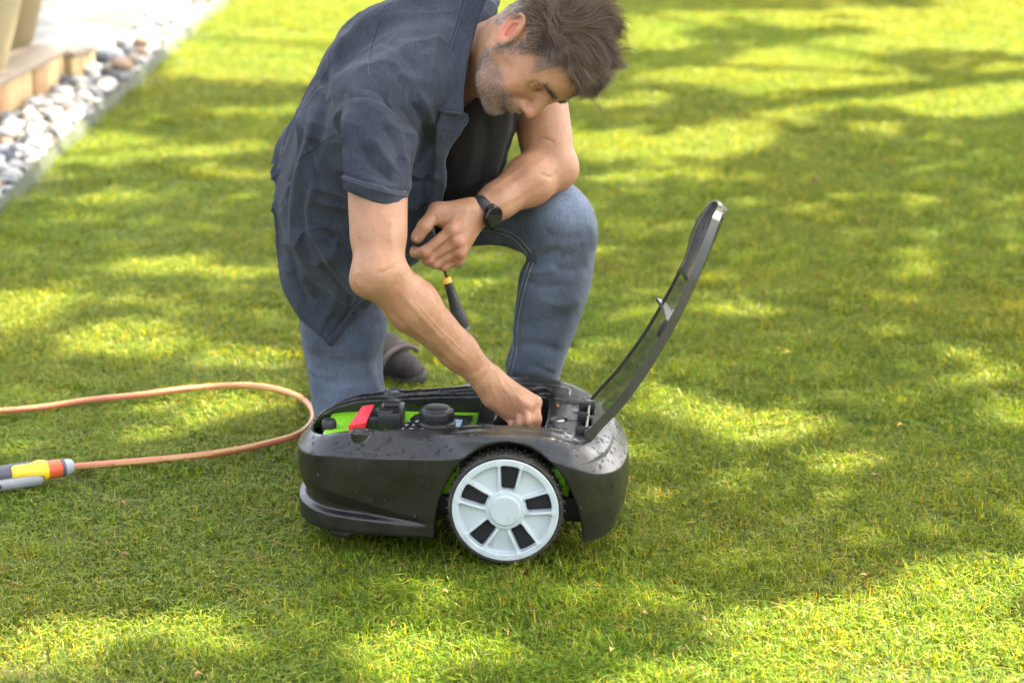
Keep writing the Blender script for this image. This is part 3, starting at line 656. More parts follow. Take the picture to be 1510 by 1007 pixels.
# wheels
def make_wheel(side, x, y0, y1):
    sg = -1 if side == 'near' else 1
    w = bpy.data.objects.new('wheel', None); COL.objects.link(w); w.parent = mw; w.location = (x, y0, .1035); w.rotation_euler = (R_(90), 0, 0) if sg < 0 else (R_(-90), 0, 0)
    wd = abs(y1 - y0)
    # tyre (axis = local z, outer face z=0, inner face z=-wd)
    ty = lathe('tyre', [(.0955, -.003), (.0995, -.001), (.1025, -.005), (.1035, -.012), (.1035, -wd + .008), (.101, -wd), (.090, -wd), (.090, -wd + .006), (.0955, -.012), (.0955, -.003)], M_TYR, w, 96)
    bm = bmesh.new()
    for k in range(40):
        for rw in range(3):
            a = 2 * math.pi * (k + .5 * (rw % 2)) / 40; c, s = math.cos(a), math.sin(a)
            add_cyl(bm, (.102 * c, .102 * s, -.009 - rw * wd * .33), (.1075 * c, .1075 * s, -.009 - rw * wd * .33), .0018, .0010, n=6)
    bmobj('tread_studs', bm, M_TYR, w, True)
    bm = bmesh.new(); add_cyl(bm, (0, 0, -wd + .002), (0, 0, -.021), .092, n=48); bmobj('inner_disc', bm, M_DK, w, True)
    # rim built from an implicit surface: hub, five open slots, raised ribs
    R = Field((-.099, -.099, -.024), (.099, .099, .010), .00125)
    X = R.ax[0][:, None, None]; Y = R.ax[1][None, :, None]; Z = R.ax[2][None, None, :]
    rr = np.sqrt(X * X + Y * Y); th = np.arctan2(Y, X)
    a0 = R_(84); seg = 2 * np.pi / 5; ph = (th - a0 + seg / 2) % seg - seg / 2         # slot centres at ph=0
    half = .0112 + (rr - .036) * .125; edge = np.abs(rr * np.sin(ph))                     # distance from a slot's axis
    face = -.004 - .0055 * np.clip((rr - .030) / .05, 0, 1) - .004 * (1 - np.clip(np.abs(edge - half) / .012, 0, 1)) * 0
    surf = Z - face
    base = np.maximum(np.maximum(surf, -(Z + .020 - .006 * (rr > .08))), rr - .0958)
    rib = np.maximum(np.maximum(np.abs(edge - half - .0028) - .0026, Z - (.0005 - .003 * np.clip((.05 - rr) / .02, 0, 1))), np.maximum(rr - .088, .030 - rr)); rib = np.maximum(rib, -.018 - Z)
    outer = np.maximum(np.maximum(rr - .0958, .0835 - rr), np.maximum(Z - .001, -.02 - Z))
    d = smn(smn(base, rib, .004), outer, .004)
    hub = np.maximum(rr - .0275, np.maximum(Z - .0045, -.02 - Z)); d = smn(d, hub, .003)
    ringg = np.maximum(np.abs(rr - .0315) - .0035, np.maximum(Z - .0005, -.02 - Z)); d = smn(d, ringg, .003)
    slot = np.maximum(np.maximum(edge - half, rr - .0815), .0375 - rr); slot = smx(smx(edge - half, rr - .0825, .006), .0375 - rr, .006)
    slot = np.where(np.cos(ph) > 0, slot, 1.)
    d = smx(d, -slot, .0022); R.f = d.astype(np.float32)
    V, F = R.mesh(1); link('rim', mesh_np('rim', V, F), M_RIM, w)
    return w
make_wheel('near', .0, -.002, .044)
make_wheel('far', .0, 2 * VC + .002, 2 * VC - .044)
for yy in (.12, .27):
    c = bpy.data.objects.new('caster', None); COL.objects.link(c); c.parent = mw; c.location = (-.31, yy, .038)
    lathe('caster_wheel', [(0, -.012), (.032, -.012), (.038, -.006), (.038, .006), (.032, .012), (0, .012)], M_TYR, c, 32, rot=(R_(90), 0, 0))
    bm = bmesh.new(); add_box(bm, (0, -.017, .02), (.014, .004, .055)); add_box(bm, (0, .017, .02), (.014, .004, .055)); add_box(bm, (0, 0, .047), (.02, .04, .01)); bmobj('caster_fork', bm, M_DK, c, True, .002)
# hinge
for hv in (-.09, -.005, .06):
    bm = bmesh.new(); add_box(bm, (.130, VC + hv, .218), (.020, .006, .022)); bmobj('hinge_lug', bm, M_BLK, mw, True, .0015)
bm = bmesh.new(); add_cyl(bm, (.139, VC - .10, .222), (.139, VC + .09, .222), .0028, n=12); bmobj('hinge_pin', bm, M_SCR, mw, True)
# lid: thin smoky shell standing open
def lid_mat():
    m, nt, p = nmat('smoky_clear_plastic'); L = nt.links.new
    p.inputs['Base Color'].default_value = (.055, .058, .05, 1); p.inputs['Roughness'].default_value = .12; p.inputs['Specular IOR Level'].default_value = .7
    t = N_(nt, 'ShaderNodeBsdfTransparent'); t.inputs[0].default_value = (.80, .82, .76, 1); mx = N_(nt, 'ShaderNodeMixShader'); lw = N_(nt, 'ShaderNodeLayerWeight', i_Blend=.35)
    mr = N_(nt, 'ShaderNodeMapRange'); mr.inputs[3].default_value = .14; mr.inputs[4].default_value = .42; L(lw.outputs['Facing'], mr.inputs[0]); L(mr.outputs[0], mx.inputs[0])
    L(t.outputs[0], mx.inputs[1]); L(p.outputs[0], mx.inputs[2]); L(mx.outputs[0], nt.nodes['Material Output'].inputs[0])
    tc = N_(nt, 'ShaderNodeTexCoord'); n = N_(nt, 'ShaderNodeTexNoise', i_Scale=40, i_Detail=4); L(tc.outputs['Object'], n.inputs['Vector']); b = N_(nt, 'ShaderNodeBump', i_Strength=.15, i_Distance=.001); L(n.outputs[0], b.inputs['Height']); L(b.outputs[0], p.inputs['Normal'])
    return m
M_LID = lid_mat(); M_LIDR = simple('lid_rim_plastic', (.045, .043, .036), .25, var=.3, vscale=15, bump=(60, .2, .001), spec=.6)
LS = catmull([mloc(at(px, py, (.085, .085, .082, .08, .08, .085, .10, .14, .185)[k]))[[0, 2]] for k, (px, py) in enumerate([(868, 664), (893, 634), (925, 600), (965, 545), (1003, 480), (1034, 415), (1056, 362), (1069, 325), (1074, 306)])], 8)  # spine (x, z)
def lid_half(s): return np.interp(s, [0, .1, .3, .5, .62, .75, .86, .94, .98, 1], [.108, .112, .114, .110, .103, .088, .064, .036, .019, .003])
S = np.linspace(0, 1, len(LS)); Tn = np.gradient(LS, axis=0); Tn /= np.linalg.norm(Tn, axis=1)[:, None]; IN = np.stack([-Tn[:, 1], Tn[:, 0]], 1)   # inward = towards the upper left
nt_ = 21; tt = np.linspace(-1, 1, nt_)
def lid_pt(i, t, off=0.):
    hw = lid_half(S[i]); dome = .016 * (abs(t) ** 2.4) + off + .013 * float(np.interp(S[i], [.60, .68, .74, 1], [0, .9, 1, 0])) * (1 if t > .3 else 0) * (t - .3) ; p = LS[i] + IN[i] * dome
    return (p[0], VC - .003 + hw * t, p[1])
V = []; n = len(LS)
for i in range(n):
    for t in tt: V.append(lid_pt(i, t))
V2 = []
for i in range(n):
    for t in tt: V2.append(lid_pt(i, t * .985, .0028))
F = []
for i in range(n - 1):
    for j in range(nt_ - 1): F.append((i * nt_ + j, i * nt_ + j + 1, (i + 1) * nt_ + j + 1, (i + 1) * nt_ + j))
m0 = n * nt_; F += [tuple(m0 + q for q in f[::-1]) for f in F]
bd = [j for j in range(nt_)] + [i * nt_ + nt_ - 1 for i in range(1, n)] + [(n - 1) * nt_ + j for j in range(nt_ - 2, -1, -1)] + [i * nt_ for i in range(n - 2, 0, -1)]
for a, b in zip(bd, bd[1:] + bd[:1]): F.append((b, a, m0 + a, m0 + b))
lid = bpy.data.objects.new('lid', None); COL.objects.link(lid); lid.parent = mw; lr = R_(3.0); lid.rotation_euler = (0, 0, lr); lid.location = (.138 - (.138 * math.cos(lr) - VC * math.sin(lr)), VC - (.138 * math.sin(lr) + VC * math.cos(lr)), 0)
link('lid_window', mesh_np('lid_window', V + V2, F), M_LID, lid)
i0, i1 = int(n * .56), int(n * .965); V = []; F = []
for i in range(i0, i1):
    for t in tt: V.append(lid_pt(i, t * .95, .0062))
for i in range(i1 - i0 - 1):
    for j in range(nt_ - 1): F.append((i * nt_ + j, i * nt_ + j + 1, (i + 1) * nt_ + j + 1, (i + 1) * nt_ + j))
ll = link('lid_liner', mesh_np('lid_liner', V, F), M_LIDR, lid); sd_ = ll.modifiers.new('thick', 'SOLIDIFY'); sd_.thickness = .002; sd_.offset = 1
# rim bead: both side skirts and round the tip, then the latch and the rib across
def skirt(name, path, w, th, m, wf=None):
    "a rounded strip following path, w deep toward the inside, th thick"
    P = np.array([p for p, _ in path]); D = np.array([d for _, d in path]); side = np.cross(np.gradient(P, axis=0), D); side /= np.linalg.norm(side, axis=1)[:, None] + 1e-9
    ws = [w] * len(P) if wf is None else wf; V = np.concatenate([[p + s * a + d * b for a, b in ((-th / 2, -.002), (th / 2, -.002), (th / 2 * .9, w_), (-th / 2 * .9, w_))] for p, s, d, w_ in zip(P, side, D, ws)]); k = len(P); F = []
    for i in range(k - 1):
        for j in range(4): F.append((i * 4 + j, i * 4 + (j + 1) % 4, (i + 1) * 4 + (j + 1) % 4, (i + 1) * 4 + j))
    F += [(3, 2, 1, 0), tuple((k - 1) * 4 + j for j in range(4))]
    bm = bmesh.new(); vs = [bm.verts.new(v) for v in V]; [bm.faces.new([vs[q] for q in f]) for f in F]; return bmobj(name, bm, m, lid, True, auto=50)
path = [(np.array(lid_pt(i, -1)), np.array((IN[i][0], 0, IN[i][1]))) for i in range(n)] + [(np.array(lid_pt(i, 1)), np.array((IN[i][0], 0, IN[i][1]))) for i in range(n - 1, -1, -1)]
skirt('lid_rim', path, .013, .0035, M_LIDR, list(np.interp(np.arange(2 * n), [0, n * .85, n, 2 * n], [.015, .012, .005, .004])))
path = [(np.array(lid_pt(i, t)) + np.array((IN[i][0], 0, IN[i][1])) * .003, np.array((IN[i][0], 0, IN[i][1]))) for i, t in [(int(n * .47), q) for q in np.linspace(-.95, .95, 12)]]
skirt('cross_rib', path, .016, .006, M_LIDR)
i = int(n * .47); pp = np.array(lid_pt(i, -.86)); bm = bmesh.new(); add_box(bm, pp + np.array((-.010, 0, .006)), (.022, .012, .034), Matrix.Rotation(R_(28), 3, 'Y')); bmobj('latch_tab', bm, M_BLK, lid, True, .002)
i = int(n * .52); pp = np.array(lid_pt(i, -.80)); bm = bmesh.new(); add_box(bm, pp + np.array((-.014, 0, .006)), (.004, .010, .012), Matrix.Rotation(R_(28), 3, 'Y')); bmobj('latch_clip', bm, M_WHT, lid, True, .001)
i = int(n * .90); pp = np.array(lid_pt(i, 0)); bm = bmesh.new(); add_box(bm, pp + np.array((-.008, 0, 0)), (.006, .05, .022), Matrix.Rotation(R_(14), 3, 'Y')); bmobj('handle_recess', bm, M_LIDR, lid, True, .002)
for v in (-.085, .075):
    bm = bmesh.new(); add_box(bm, (.143, VC + v, .214), (.020, .012, .026)); bmobj('hinge_arm', bm, M_LIDR, lid, True, .003)
# water drops lying on the shell
def drops(V, N, count, name, parent, seed, lo=.35, rmin=.0008, rmax=.0024):
    r = np.random.default_rng(seed); ok = np.nonzero((N[:, 2] > lo) & (V[:, 2] > .12) | ((N[:, 1] < -.6) & (r.random(len(N)) < .12)))[0]; pk = r.choice(ok, count)
    bm = bmesh.new(); bmesh.ops.create_icosphere(bm, subdivisions=1, radius=1); bm.verts.ensure_lookup_table(); sv = np.array([v.co[:] for v in bm.verts]); sf = np.array([[v.index for v in f.verts] for f in bm.faces]); bm.free()
    Vs = []; Fs = []
    for k, q in enumerate(pk):
        n = N[q]; u = np.cross(n, (0, 1, .1)); u /= np.linalg.norm(u) + 1e-9; w = np.cross(n, u); R = rmin + (rmax - rmin) * r.random() ** 3; st = 1 + r.random() * .8
        c = V[q] + u * r.uniform(-.001, .001); Vs.append(c + (sv[:, :1] * u * st + sv[:, 1:2] * w + sv[:, 2:] * n * .45) * R); Fs.append(sf + k * len(sv))
    o = link(name, mesh_np(name, np.concatenate(Vs), np.concatenate(Fs)), M_WATER, parent); o['kind'] = 'stuff'; return o
def water_mat():
    m, nt, p = nmat('water_drop'); p.inputs['Base Color'].default_value = (.9, .95, 1, 1); p.inputs['Transmission Weight'].default_value = 1; p.inputs['Roughness'].default_value = .02; p.inputs['IOR'].default_value = 1.33; return m
M_WATER = water_mat()
drops(SHV, SHN, 2400, 'water_drops', mw, 3, rmax=.0036)
# ================================================================ PERSON
P0 = (-.16, .62, SOIL)
man = empty('person', P0, 'man in a dark blue short-sleeved shirt and jeans kneeling on one knee over the mower', 'person')
def skin_mat():
    m, nt, p = nmat('skin'); L = nt.links.new; a = N_(nt, 'ShaderNodeVertexColor', layer_name='tint'); tc = N_(nt, 'ShaderNodeNewGeometry')
    n = N_(nt, 'ShaderNodeTexNoise', i_Scale=34, i_Detail=9, i_Roughness=.72); L(tc.outputs['Position'], n.inputs['Vector'])
    mx = N_(nt, 'ShaderNodeMix', data_type='RGBA', blend_type='MULTIPLY'); mx.inputs[0].default_value = 1
    r = N_(nt, 'ShaderNodeValToRGB'); r.color_ramp.elements[0].position = .3; r.color_ramp.elements[1].position = .7; r.color_ramp.elements[0].color = (.80, .68, .64, 1); r.color_ramp.elements[1].color = (1.08, 1.05, 1.0, 1)
    L(n.outputs[0], r.inputs[0]); L(a.outputs[0], mx.inputs[6]); L(r.outputs[0], mx.inputs[7]); L(mx.outputs[2], p.inputs['Base Color'])
    p.inputs['Subsurface Weight'].default_value = .15; p.inputs['Subsurface Radius'].default_value = (.012, .004, .002); p.inputs['Subsurface Scale'].default_value = 1
    p.inputs['Roughness'].default_value = .48; p.inputs['Specular IOR Level'].default_value = .45
    n2 = N_(nt, 'ShaderNodeTexNoise', i_Scale=420, i_Detail=4); L(tc.outputs['Position'], n2.inputs['Vector']); n3 = N_(nt, 'ShaderNodeTexVoronoi', i_Scale=650); L(tc.outputs['Position'], n3.inputs['Vector'])
    ad = N_(nt, 'ShaderNodeMath', operation='ADD'); L(n2.outputs[0], ad.inputs[0]); L(n3.outputs[0], ad.inputs[1]); b = N_(nt, 'ShaderNodeBump', i_Strength=.45, i_Distance=.0010); L(ad.outputs[0], b.inputs['Height']); L(b.outputs[0], p.inputs['Normal'])
    return m
M_SKIN = skin_mat()
def cloth_mat(name, cols, scale, rough, weave=.35, blot=6., wear_shade=None, sheen=.06, weave_sc=900, twill=False, crumple=(9., .55, .0045)):
    m, nt, p = nmat(name); L = nt.links.new; g = N_(nt, 'ShaderNodeNewGeometry')
    n = N_(nt, 'ShaderNodeTexNoise', i_Scale=blot, i_Detail=8, i_Roughness=.7); L(g.outputs['Position'], n.inputs['Vector'])
    r = N_(nt, 'ShaderNodeValToRGB'); r.color_ramp.elements[0].position = .32; r.color_ramp.elements[1].position = .70; r.color_ramp.elements[0].color = (*cols[0], 1); r.color_ramp.elements[1].color = (*cols[1], 1)
    L(n.outputs[0], r.inputs[0]); out = r.outputs[0]
    w = N_(nt, 'ShaderNodeTexWave', i_Scale=weave_sc, i_Distortion=3.0, i_Detail=2); w.bands_direction = 'DIAGONAL' if twill else 'X'; L(g.outputs['Position'], w.inputs['Vector'])
    w2 = N_(nt, 'ShaderNodeTexWave', i_Scale=weave_sc, i_Distortion=3.0, i_Detail=2); w2.bands_direction = 'Z'; L(g.outputs['Position'], w2.inputs['Vector'])
    ad = N_(nt, 'ShaderNodeMath', operation='ADD'); L(w.outputs[1], ad.inputs[0]); L(w2.outputs[1], ad.inputs[1])
    mp = N_(nt, 'ShaderNodeMapping'); mp.inputs['Scale'].default_value = (1, 1, .12); L(g.outputs['Position'], mp.inputs[0]); n4 = N_(nt, 'ShaderNodeTexNoise', i_Scale=260, i_Detail=5); L(mp.outputs[0], n4.inputs['Vector'])
    mv = N_(nt, 'ShaderNodeMapRange'); mv.inputs[1].default_value = .3; mv.inputs[2].default_value = .7; mv.inputs[3].default_value = .84; mv.inputs[4].default_value = 1.16; L(n4.outputs[0], mv.inputs[0])
    m2 = N_(nt, 'ShaderNodeMix', data_type='RGBA', blend_type='MULTIPLY'); m2.inputs[0].default_value = 1; L(out, m2.inputs[6]); L(mv.outputs[0], m2.inputs[7]); out = m2.outputs[2]
    if wear_shade:
        a = N_(nt, 'ShaderNodeVertexColor', layer_name='tint'); m3 = N_(nt, 'ShaderNodeMix', data_type='RGBA', blend_type='MULTIPLY'); m3.inputs[0].default_value = 1; L(out, m3.inputs[6]); L(a.outputs[0], m3.inputs[7]); out = m3.outputs[2]
    L(out, p.inputs['Base Color']); p.inputs['Roughness'].default_value = rough; p.inputs['Sheen Weight'].default_value = sheen; p.inputs['Specular IOR Level'].default_value = .12
    b = N_(nt, 'ShaderNodeBump', i_Strength=weave, i_Distance=.0006); L(ad.outputs[0], b.inputs['Height'])
    n5 = N_(nt, 'ShaderNodeTexNoise', i_Scale=45, i_Detail=5, i_Roughness=.6); L(g.outputs['Position'], n5.inputs['Vector']); b2 = N_(nt, 'ShaderNodeBump', i_Strength=.5, i_Distance=.003); L(n5.outputs[0], b2.inputs['Height']); L(b.outputs[0], b2.inputs['Normal'])
    n6 = N_(nt, 'ShaderNodeTexNoise', i_Scale=crumple[0], i_Detail=5, i_Roughness=.55, i_Distortion=.8); n6.noise_type = 'RIDGED_MULTIFRACTAL'; L(g.outputs['Position'], n6.inputs['Vector'])
    b3 = N_(nt, 'ShaderNodeBump', i_Strength=crumple[1], i_Distance=crumple[2]); L(n6.outputs[0], b3.inputs['Height']); L(b2.outputs[0], b3.inputs['Normal']); L(b3.outputs[0], p.inputs['Normal'])
    return m
M_SHIRT = cloth_mat('washed_linen', ((.026, .031, .043), (.058, .066, .084)), 1, .85)
M_TEE = cloth_mat('dark_jersey', ((.012, .010, .009), (.022, .019, .016)), 1, .9)
M_JEAN = cloth_mat('denim', ((.074, .091, .121), (.140, .164, .204)), 1, .85, weave=.5, wear_shade=True, twill=True, weave_sc=700, crumple=(8., .35, .003))
M_THREAD = simple('stitching_thread', (.42, .42, .42), .8)
M_STHREAD = simple('shirt_thread', (.12, .125, .145), .8)

# ---- joints (photo position, depth)
RSH = at(556, 188, .23); REL = at(559, 402, .075); RWR = at(719, 560, .16)
LSH = at(785, 95, .50); LEL = at(812, 246, .40); LWR = at(704, 316, .27)
CHEST = at(660, 150, .40); NECKB = at(700, 96, .40)
# ---- head frame
cr_, cu_, ct_ = np.array((1., 0, 0)), np.array((0, sp, cp)), np.array((0, -cp, sp))
def camv(a, b, c): return a * cr_ + b * cu_ + c * ct_
HU = camv(.908, .243, .342); HU /= np.linalg.norm(HU)
HF = camv(.25, -.93, .26); HF = HF - HU * (HF @ HU); HF /= np.linalg.norm(HF); HS = np.cross(HF, HU)   # HS = his right, towards the lens
EAR = at(752, 50, .20); HC = EAR - HS * .078 + HF * .010
def H(f, s, u): return HC + (f * .93 if f > 0 else f) * HF + s * HS + (u * .84 if u < 0 else u) * HU
def headloc(V):
    l = (V - HC) @ HA.T; l[:, 0] = np.where(l[:, 0] > 0, l[:, 0] / .93, l[:, 0]); l[:, 2] = np.where(l[:, 2] < 0, l[:, 2] / .84, l[:, 2]); return l
HA = np.stack([HF, HS, HU])
def build_skin():
    lo = (-.42, -.12, .13); hi = (.26, .66, 1.14)
    S = Field((-.40, -.10, .14), (.24, .64, 1.13), .0023)
    h = S
    # cranium, face
    h.ell(H(.004, 0, .045), (.098, .076, .088), HA)
    h.ell(H(.045, 0, .052), (.060, .066, .062), HA, .02)
    h.cap(H(.045, 0, .0), H(.058, 0, -.055), .056, .040, .03)
    for s in (-1, 1):
        h.cap(H(.004, s * .056, -.035), H(.045, s * .040, -.078), .018, .017, .025)
        h.cap(H(.045, s * .040, -.078), H(.078, s * .012, -.095), .017, .017, .02)
        h.cap(H(.002, s * .058, .0), H(.004, s * .056, -.04), .016, .017, .02)
        h.cap(H(.070, s * .046, -.012), H(.035, s * .064, -.004), .017, .012, .02)
        h.cap(H(.068, s * .040, -.045), H(.060, s * .038, -.070), .020, .018, .03)
    h.ell(H(.083, 0, -.092), (.019, .022, .018), HA, .015)
    h.cap(H(.086, -.034, .040), H(.086, .034, .040), .014, .014, .014); h.cap(H(.094, -.012, .038), H(.094, .012, .038), .012, .012, .01)
    for s in (-1, 1):
        h.ell(H(.104, s * .034, .016), (.020, .019, .013), HA, .014, 's')
        h.ell(H(.080, s * .032, .016), (.0155, .0150, .0125), HA, .004)
        h.cap(H(.0915, s * .020, .0215), H(.088, s * .044, .0200), .0040, .0035, .003)       # upper lid
        h.cap(H(.0915, s * .021, .0105), H(.086, s * .043, .0105), .0030, .0028, .003)
        h.cap(H(.102, s * .012, .036), H(.090, s * .048, .038), .0060, .0040, .008)            # brow
    h.cap(H(.099, 0, .030), H(.114, 0, .004), .0085, .0085, .012); h.cap(H(.114, 0, .004), H(.123, 0, -.019), .0088, .0105, .008)
    for s in (-1, 1):
        h.ell(H(.110, s * .0115, -.0245), (.012, .0070, .0075), HA, .008)
        h.ell(H(.114, s * .0065, -.034), (.004, .0026, .0028), HA, .003, 's')
        h.cap(H(.104, s * .014, -.030), H(.094, s * .028, -.048), .004, .003, .008)
    h.ell(H(.098, 0, -.045), (.016, .028, .014), HA, .012)
    h.ell(H(.1065, 0, -.0475), (.0085, .021, .0050), HA, .005); h.ell(H(.1035, 0, -.0600), (.0085, .0185, .0058), HA, .005)
    h.cap(H(.115, -.020, -.0535), H(.115, .020, -.0535), .0022, .0022, .003, mode='s'); h.ell(H(.106, 0, -.072), (.010, .018, .006), HA, .008, 's')
    # ears
    for s in (-1, 1):
        EA = np.stack([HF * .94 + HS * s * .18 , HS * s * .95 - HF * .25, HU]); EA[0] /= np.linalg.norm(EA[0]); EA[1] -= EA[0] * (EA[1] @ EA[0]); EA[1] /= np.linalg.norm(EA[1])
        c = H(-.014, s * .079, .004)
        tilt = lambda f, u: c + EA[0] * (f * .80 - u * .60) * 1.12 + EA[2] * (u * .80 + f * .60) * 1.12
        ET = np.stack([EA[0] * .8 + EA[2] * .6, EA[1], EA[2] * .8 - EA[0] * .6]); h.ell(tilt(0, 0), (.0190, .0080, .031), ET, .004); h.cap(tilt(.008, .010), H(.0, s * .066, .006), .009, .010, .008)
        h.ell(tilt(.000, .003) + EA[1] * .0075, (.0110, .0090, .019), ET, .003, 's')
        hel = [(.013, .004), (.013, .018), (.005, .0275), (-.006, .0275), (-.0145, .018), (-.0165, .004), (-.012, -.012), (-.003, -.024), (.006, -.026), (.009, -.018)]
        hp = catmull([tilt(a, b) + EA[1] * .0045 for a, b in hel], 3); h.chain(hp, [.0033] * len(hp), .003)
        ah = catmull([tilt(a, b) + EA[1] * .003 for a, b in [(.004, .017), (-.006, .013), (-.008, .0), (-.003, -.011), (.004, -.014)]], 3); h.chain(ah, [.0024] * len(ah), .003)
        h.ell(tilt(.011, -.004) + EA[1] * .003, (.004, .004, .006), EA, .003); h.ell(tilt(.002, -.008) + EA[1] * .003, (.006, .006, .006), EA, .003, 's')
    # neck and upper trunk
    h.cap(H(-.030, 0, -.015), NECKB + np.array((0, .02, .0)), .054, .060, .03)
    h.cap(H(.0, .02, -.035), at(708, 140, .38), .036, .045, .03)
    h.cap(H(-.02, .052, -.01), at(702, 140, .36), .012, .012, .02)
    h.cap(NECKB, CHEST + np.array((0, .06, 0)), .055, .09, .05); h.cap(RSH + np.array((.0, .02, 0)), NECKB + np.array((0, .10, -.02)), .042, .036, .03); h.cap(LSH, NECKB + np.array((0, .04, 0)), .052, .05, .04)
    # arms
    def arm(sh, el, wr, fl, near):
        ax = el - sh
        h.cap(sh, el, .054, .043, .02)
        h.cap(sh + ax * .35 + (0, -.012, 0), sh + ax * .72 + (0, -.008, 0), .044, .042, .03)
        fx = wr - el
        h.cap(el, el + fx * .30, .043, .0455, .02); h.cap(el + fx * .30, el + fx * .72, .0455, .0325, .02); h.cap(el + fx * .72, wr, .0325, .0265, .02, flat=fl, ff=.86)
        return fx
    fx = arm(RSH, REL, RWR, (.2, -1, .5), 1)
    h.cap(at(536, 416, .075), at(540, 410, .08), .018, .018, .03)
    arm(LSH, LEL, LWR, (.3, -1, .3), 0); h.cap(at(826, 250, .40), at(822, 246, .40), .028, .026, .03)
    # right hand, reaching down into the bay
    k = .006
    RH = lambda px, py, Y: at(px, py, Y)
    mcp = {'p': RH(752, 612, .170), 'r': RH(765, 605, .158), 'm': RH(778, 599, .150), 'i': RH(788, 594, .165)}
    for f, r in (('p', .0125), ('r', .0145), ('m', .015), ('i', .0145)):
        h.cap(RWR, mcp[f], .0235, r, .012)
    h.cap(RH(728, 585, .16), RH(752, 604, .165), .023, .016, .015)
    h.cap(RWR, RH(741, 600, .19), .024, .018, .012)
    FG = {'p': [mcp['p'], RH(757, 626, .155), RH(760, 645, .165), RH(762, 658, .18)], 'r': [mcp['r'], RH(768, 624, .138), RH(770, 648, .150), RH(772, 664, .17)],
          'm': [mcp['m'], RH(779, 620, .130), RH(780, 648, .142), RH(781, 666, .165)], 'i': [mcp['i'], RH(791, 618, .140), RH(790, 645, .150), RH(788, 662, .17)]}
    rad = {'p': (.0098, .0088, .0080, .0070), 'r': (.0108, .0096, .0088, .0076), 'm': (.0112, .0100, .0090, .0078), 'i': (.0112, .0098, .0088, .0078)}
    for f in FG: h.chain(FG[f], rad[f], .004); h.ell(mcp[f] + np.array((0, -.002, .001)), (.0125 if f != 'p' else .011,) * 3, None, .006)
    h.chain([RH(735, 590, .20), RH(765, 615, .225), RH(782, 638, .21), RH(784, 655, .20)], [.019, .0135, .0115, .0095], .008)
    for f, w in (('p', .006), ('r', .004), ('m', .004), ('i', .007)):                 # tendons on the back of the hand
        a = RWR + (mcp[f] - RWR) * .25; h.cap(a + np.array((0, -.0185, .010)), mcp[f] + np.array((0, -.0105, .006)), .0035, .004, .007)
    # left hand closed round the screwdriver shaft
    LH = RH
    m2 = {'i': LH(667, 339, .220), 'm': LH(674, 356, .222), 'r': LH(677, 371, .230), 'p': LH(675, 383, .245)}
    for f, r in (('i', .015), ('m', .0145), ('r', .0135), ('p', .012)): h.cap(LWR + np.array((-.008, 0, -.002)), m2[f], .0215, r, .012)
    h.cap(LH(690, 310, .26), LH(655, 322, .25), .020, .019, .02)
    G = {'i': [m2['i'], LH(628, 371, .212), LH(612, 373, .232), LH(611, 369, .246)], 'm': [m2['m'], LH(634, 381, .222), LH(622, 377, .245), LH(636, 366, .262)],
         'r': [m2['r'], LH(642, 388, .228), LH(630, 385, .252), LH(642, 374, .268)], 'p': [m2['p'], LH(654, 392, .240), LH(643, 390, .258), LH(652, 381, .272)]}
    rd = {'i': (.0118, .0108, .0094, .0082), 'm': (.0115, .0102, .0092, .0085), 'r': (.0108, .0096, .0088, .008), 'p': (.0095, .0088, .008, .0074)}
    for f in G: h.chain(G[f], rd[f], .004); h.ell(m2[f] + np.array((0, -.003, .002)), (.012,) * 3, None, .006); h.ell(G[f][1] + np.array((0, -.001, 0)), (rd[f][1] + .0008,) * 3, None, .004)
    h.chain([LH(680, 312, .255), LH(645, 312, .245), LH(626, 334, .225), LH(614, 351, .222)], [.022, .0165, .0125, .0095], .008); h.ell(LH(617, 347, .222), (.0115, .010, .0125), None, .006)
    for f in ('i', 'm', 'r'): h.cap(LWR + np.array((-.012, -.016, .006)), m2[f] + np.array((0, -.011, .003)), .0035, .0038, .006)
    V, F = S.mesh(1); return V, F, mcp, FG, m2, G
V, F, RM, RF, LM, LG = build_skin()
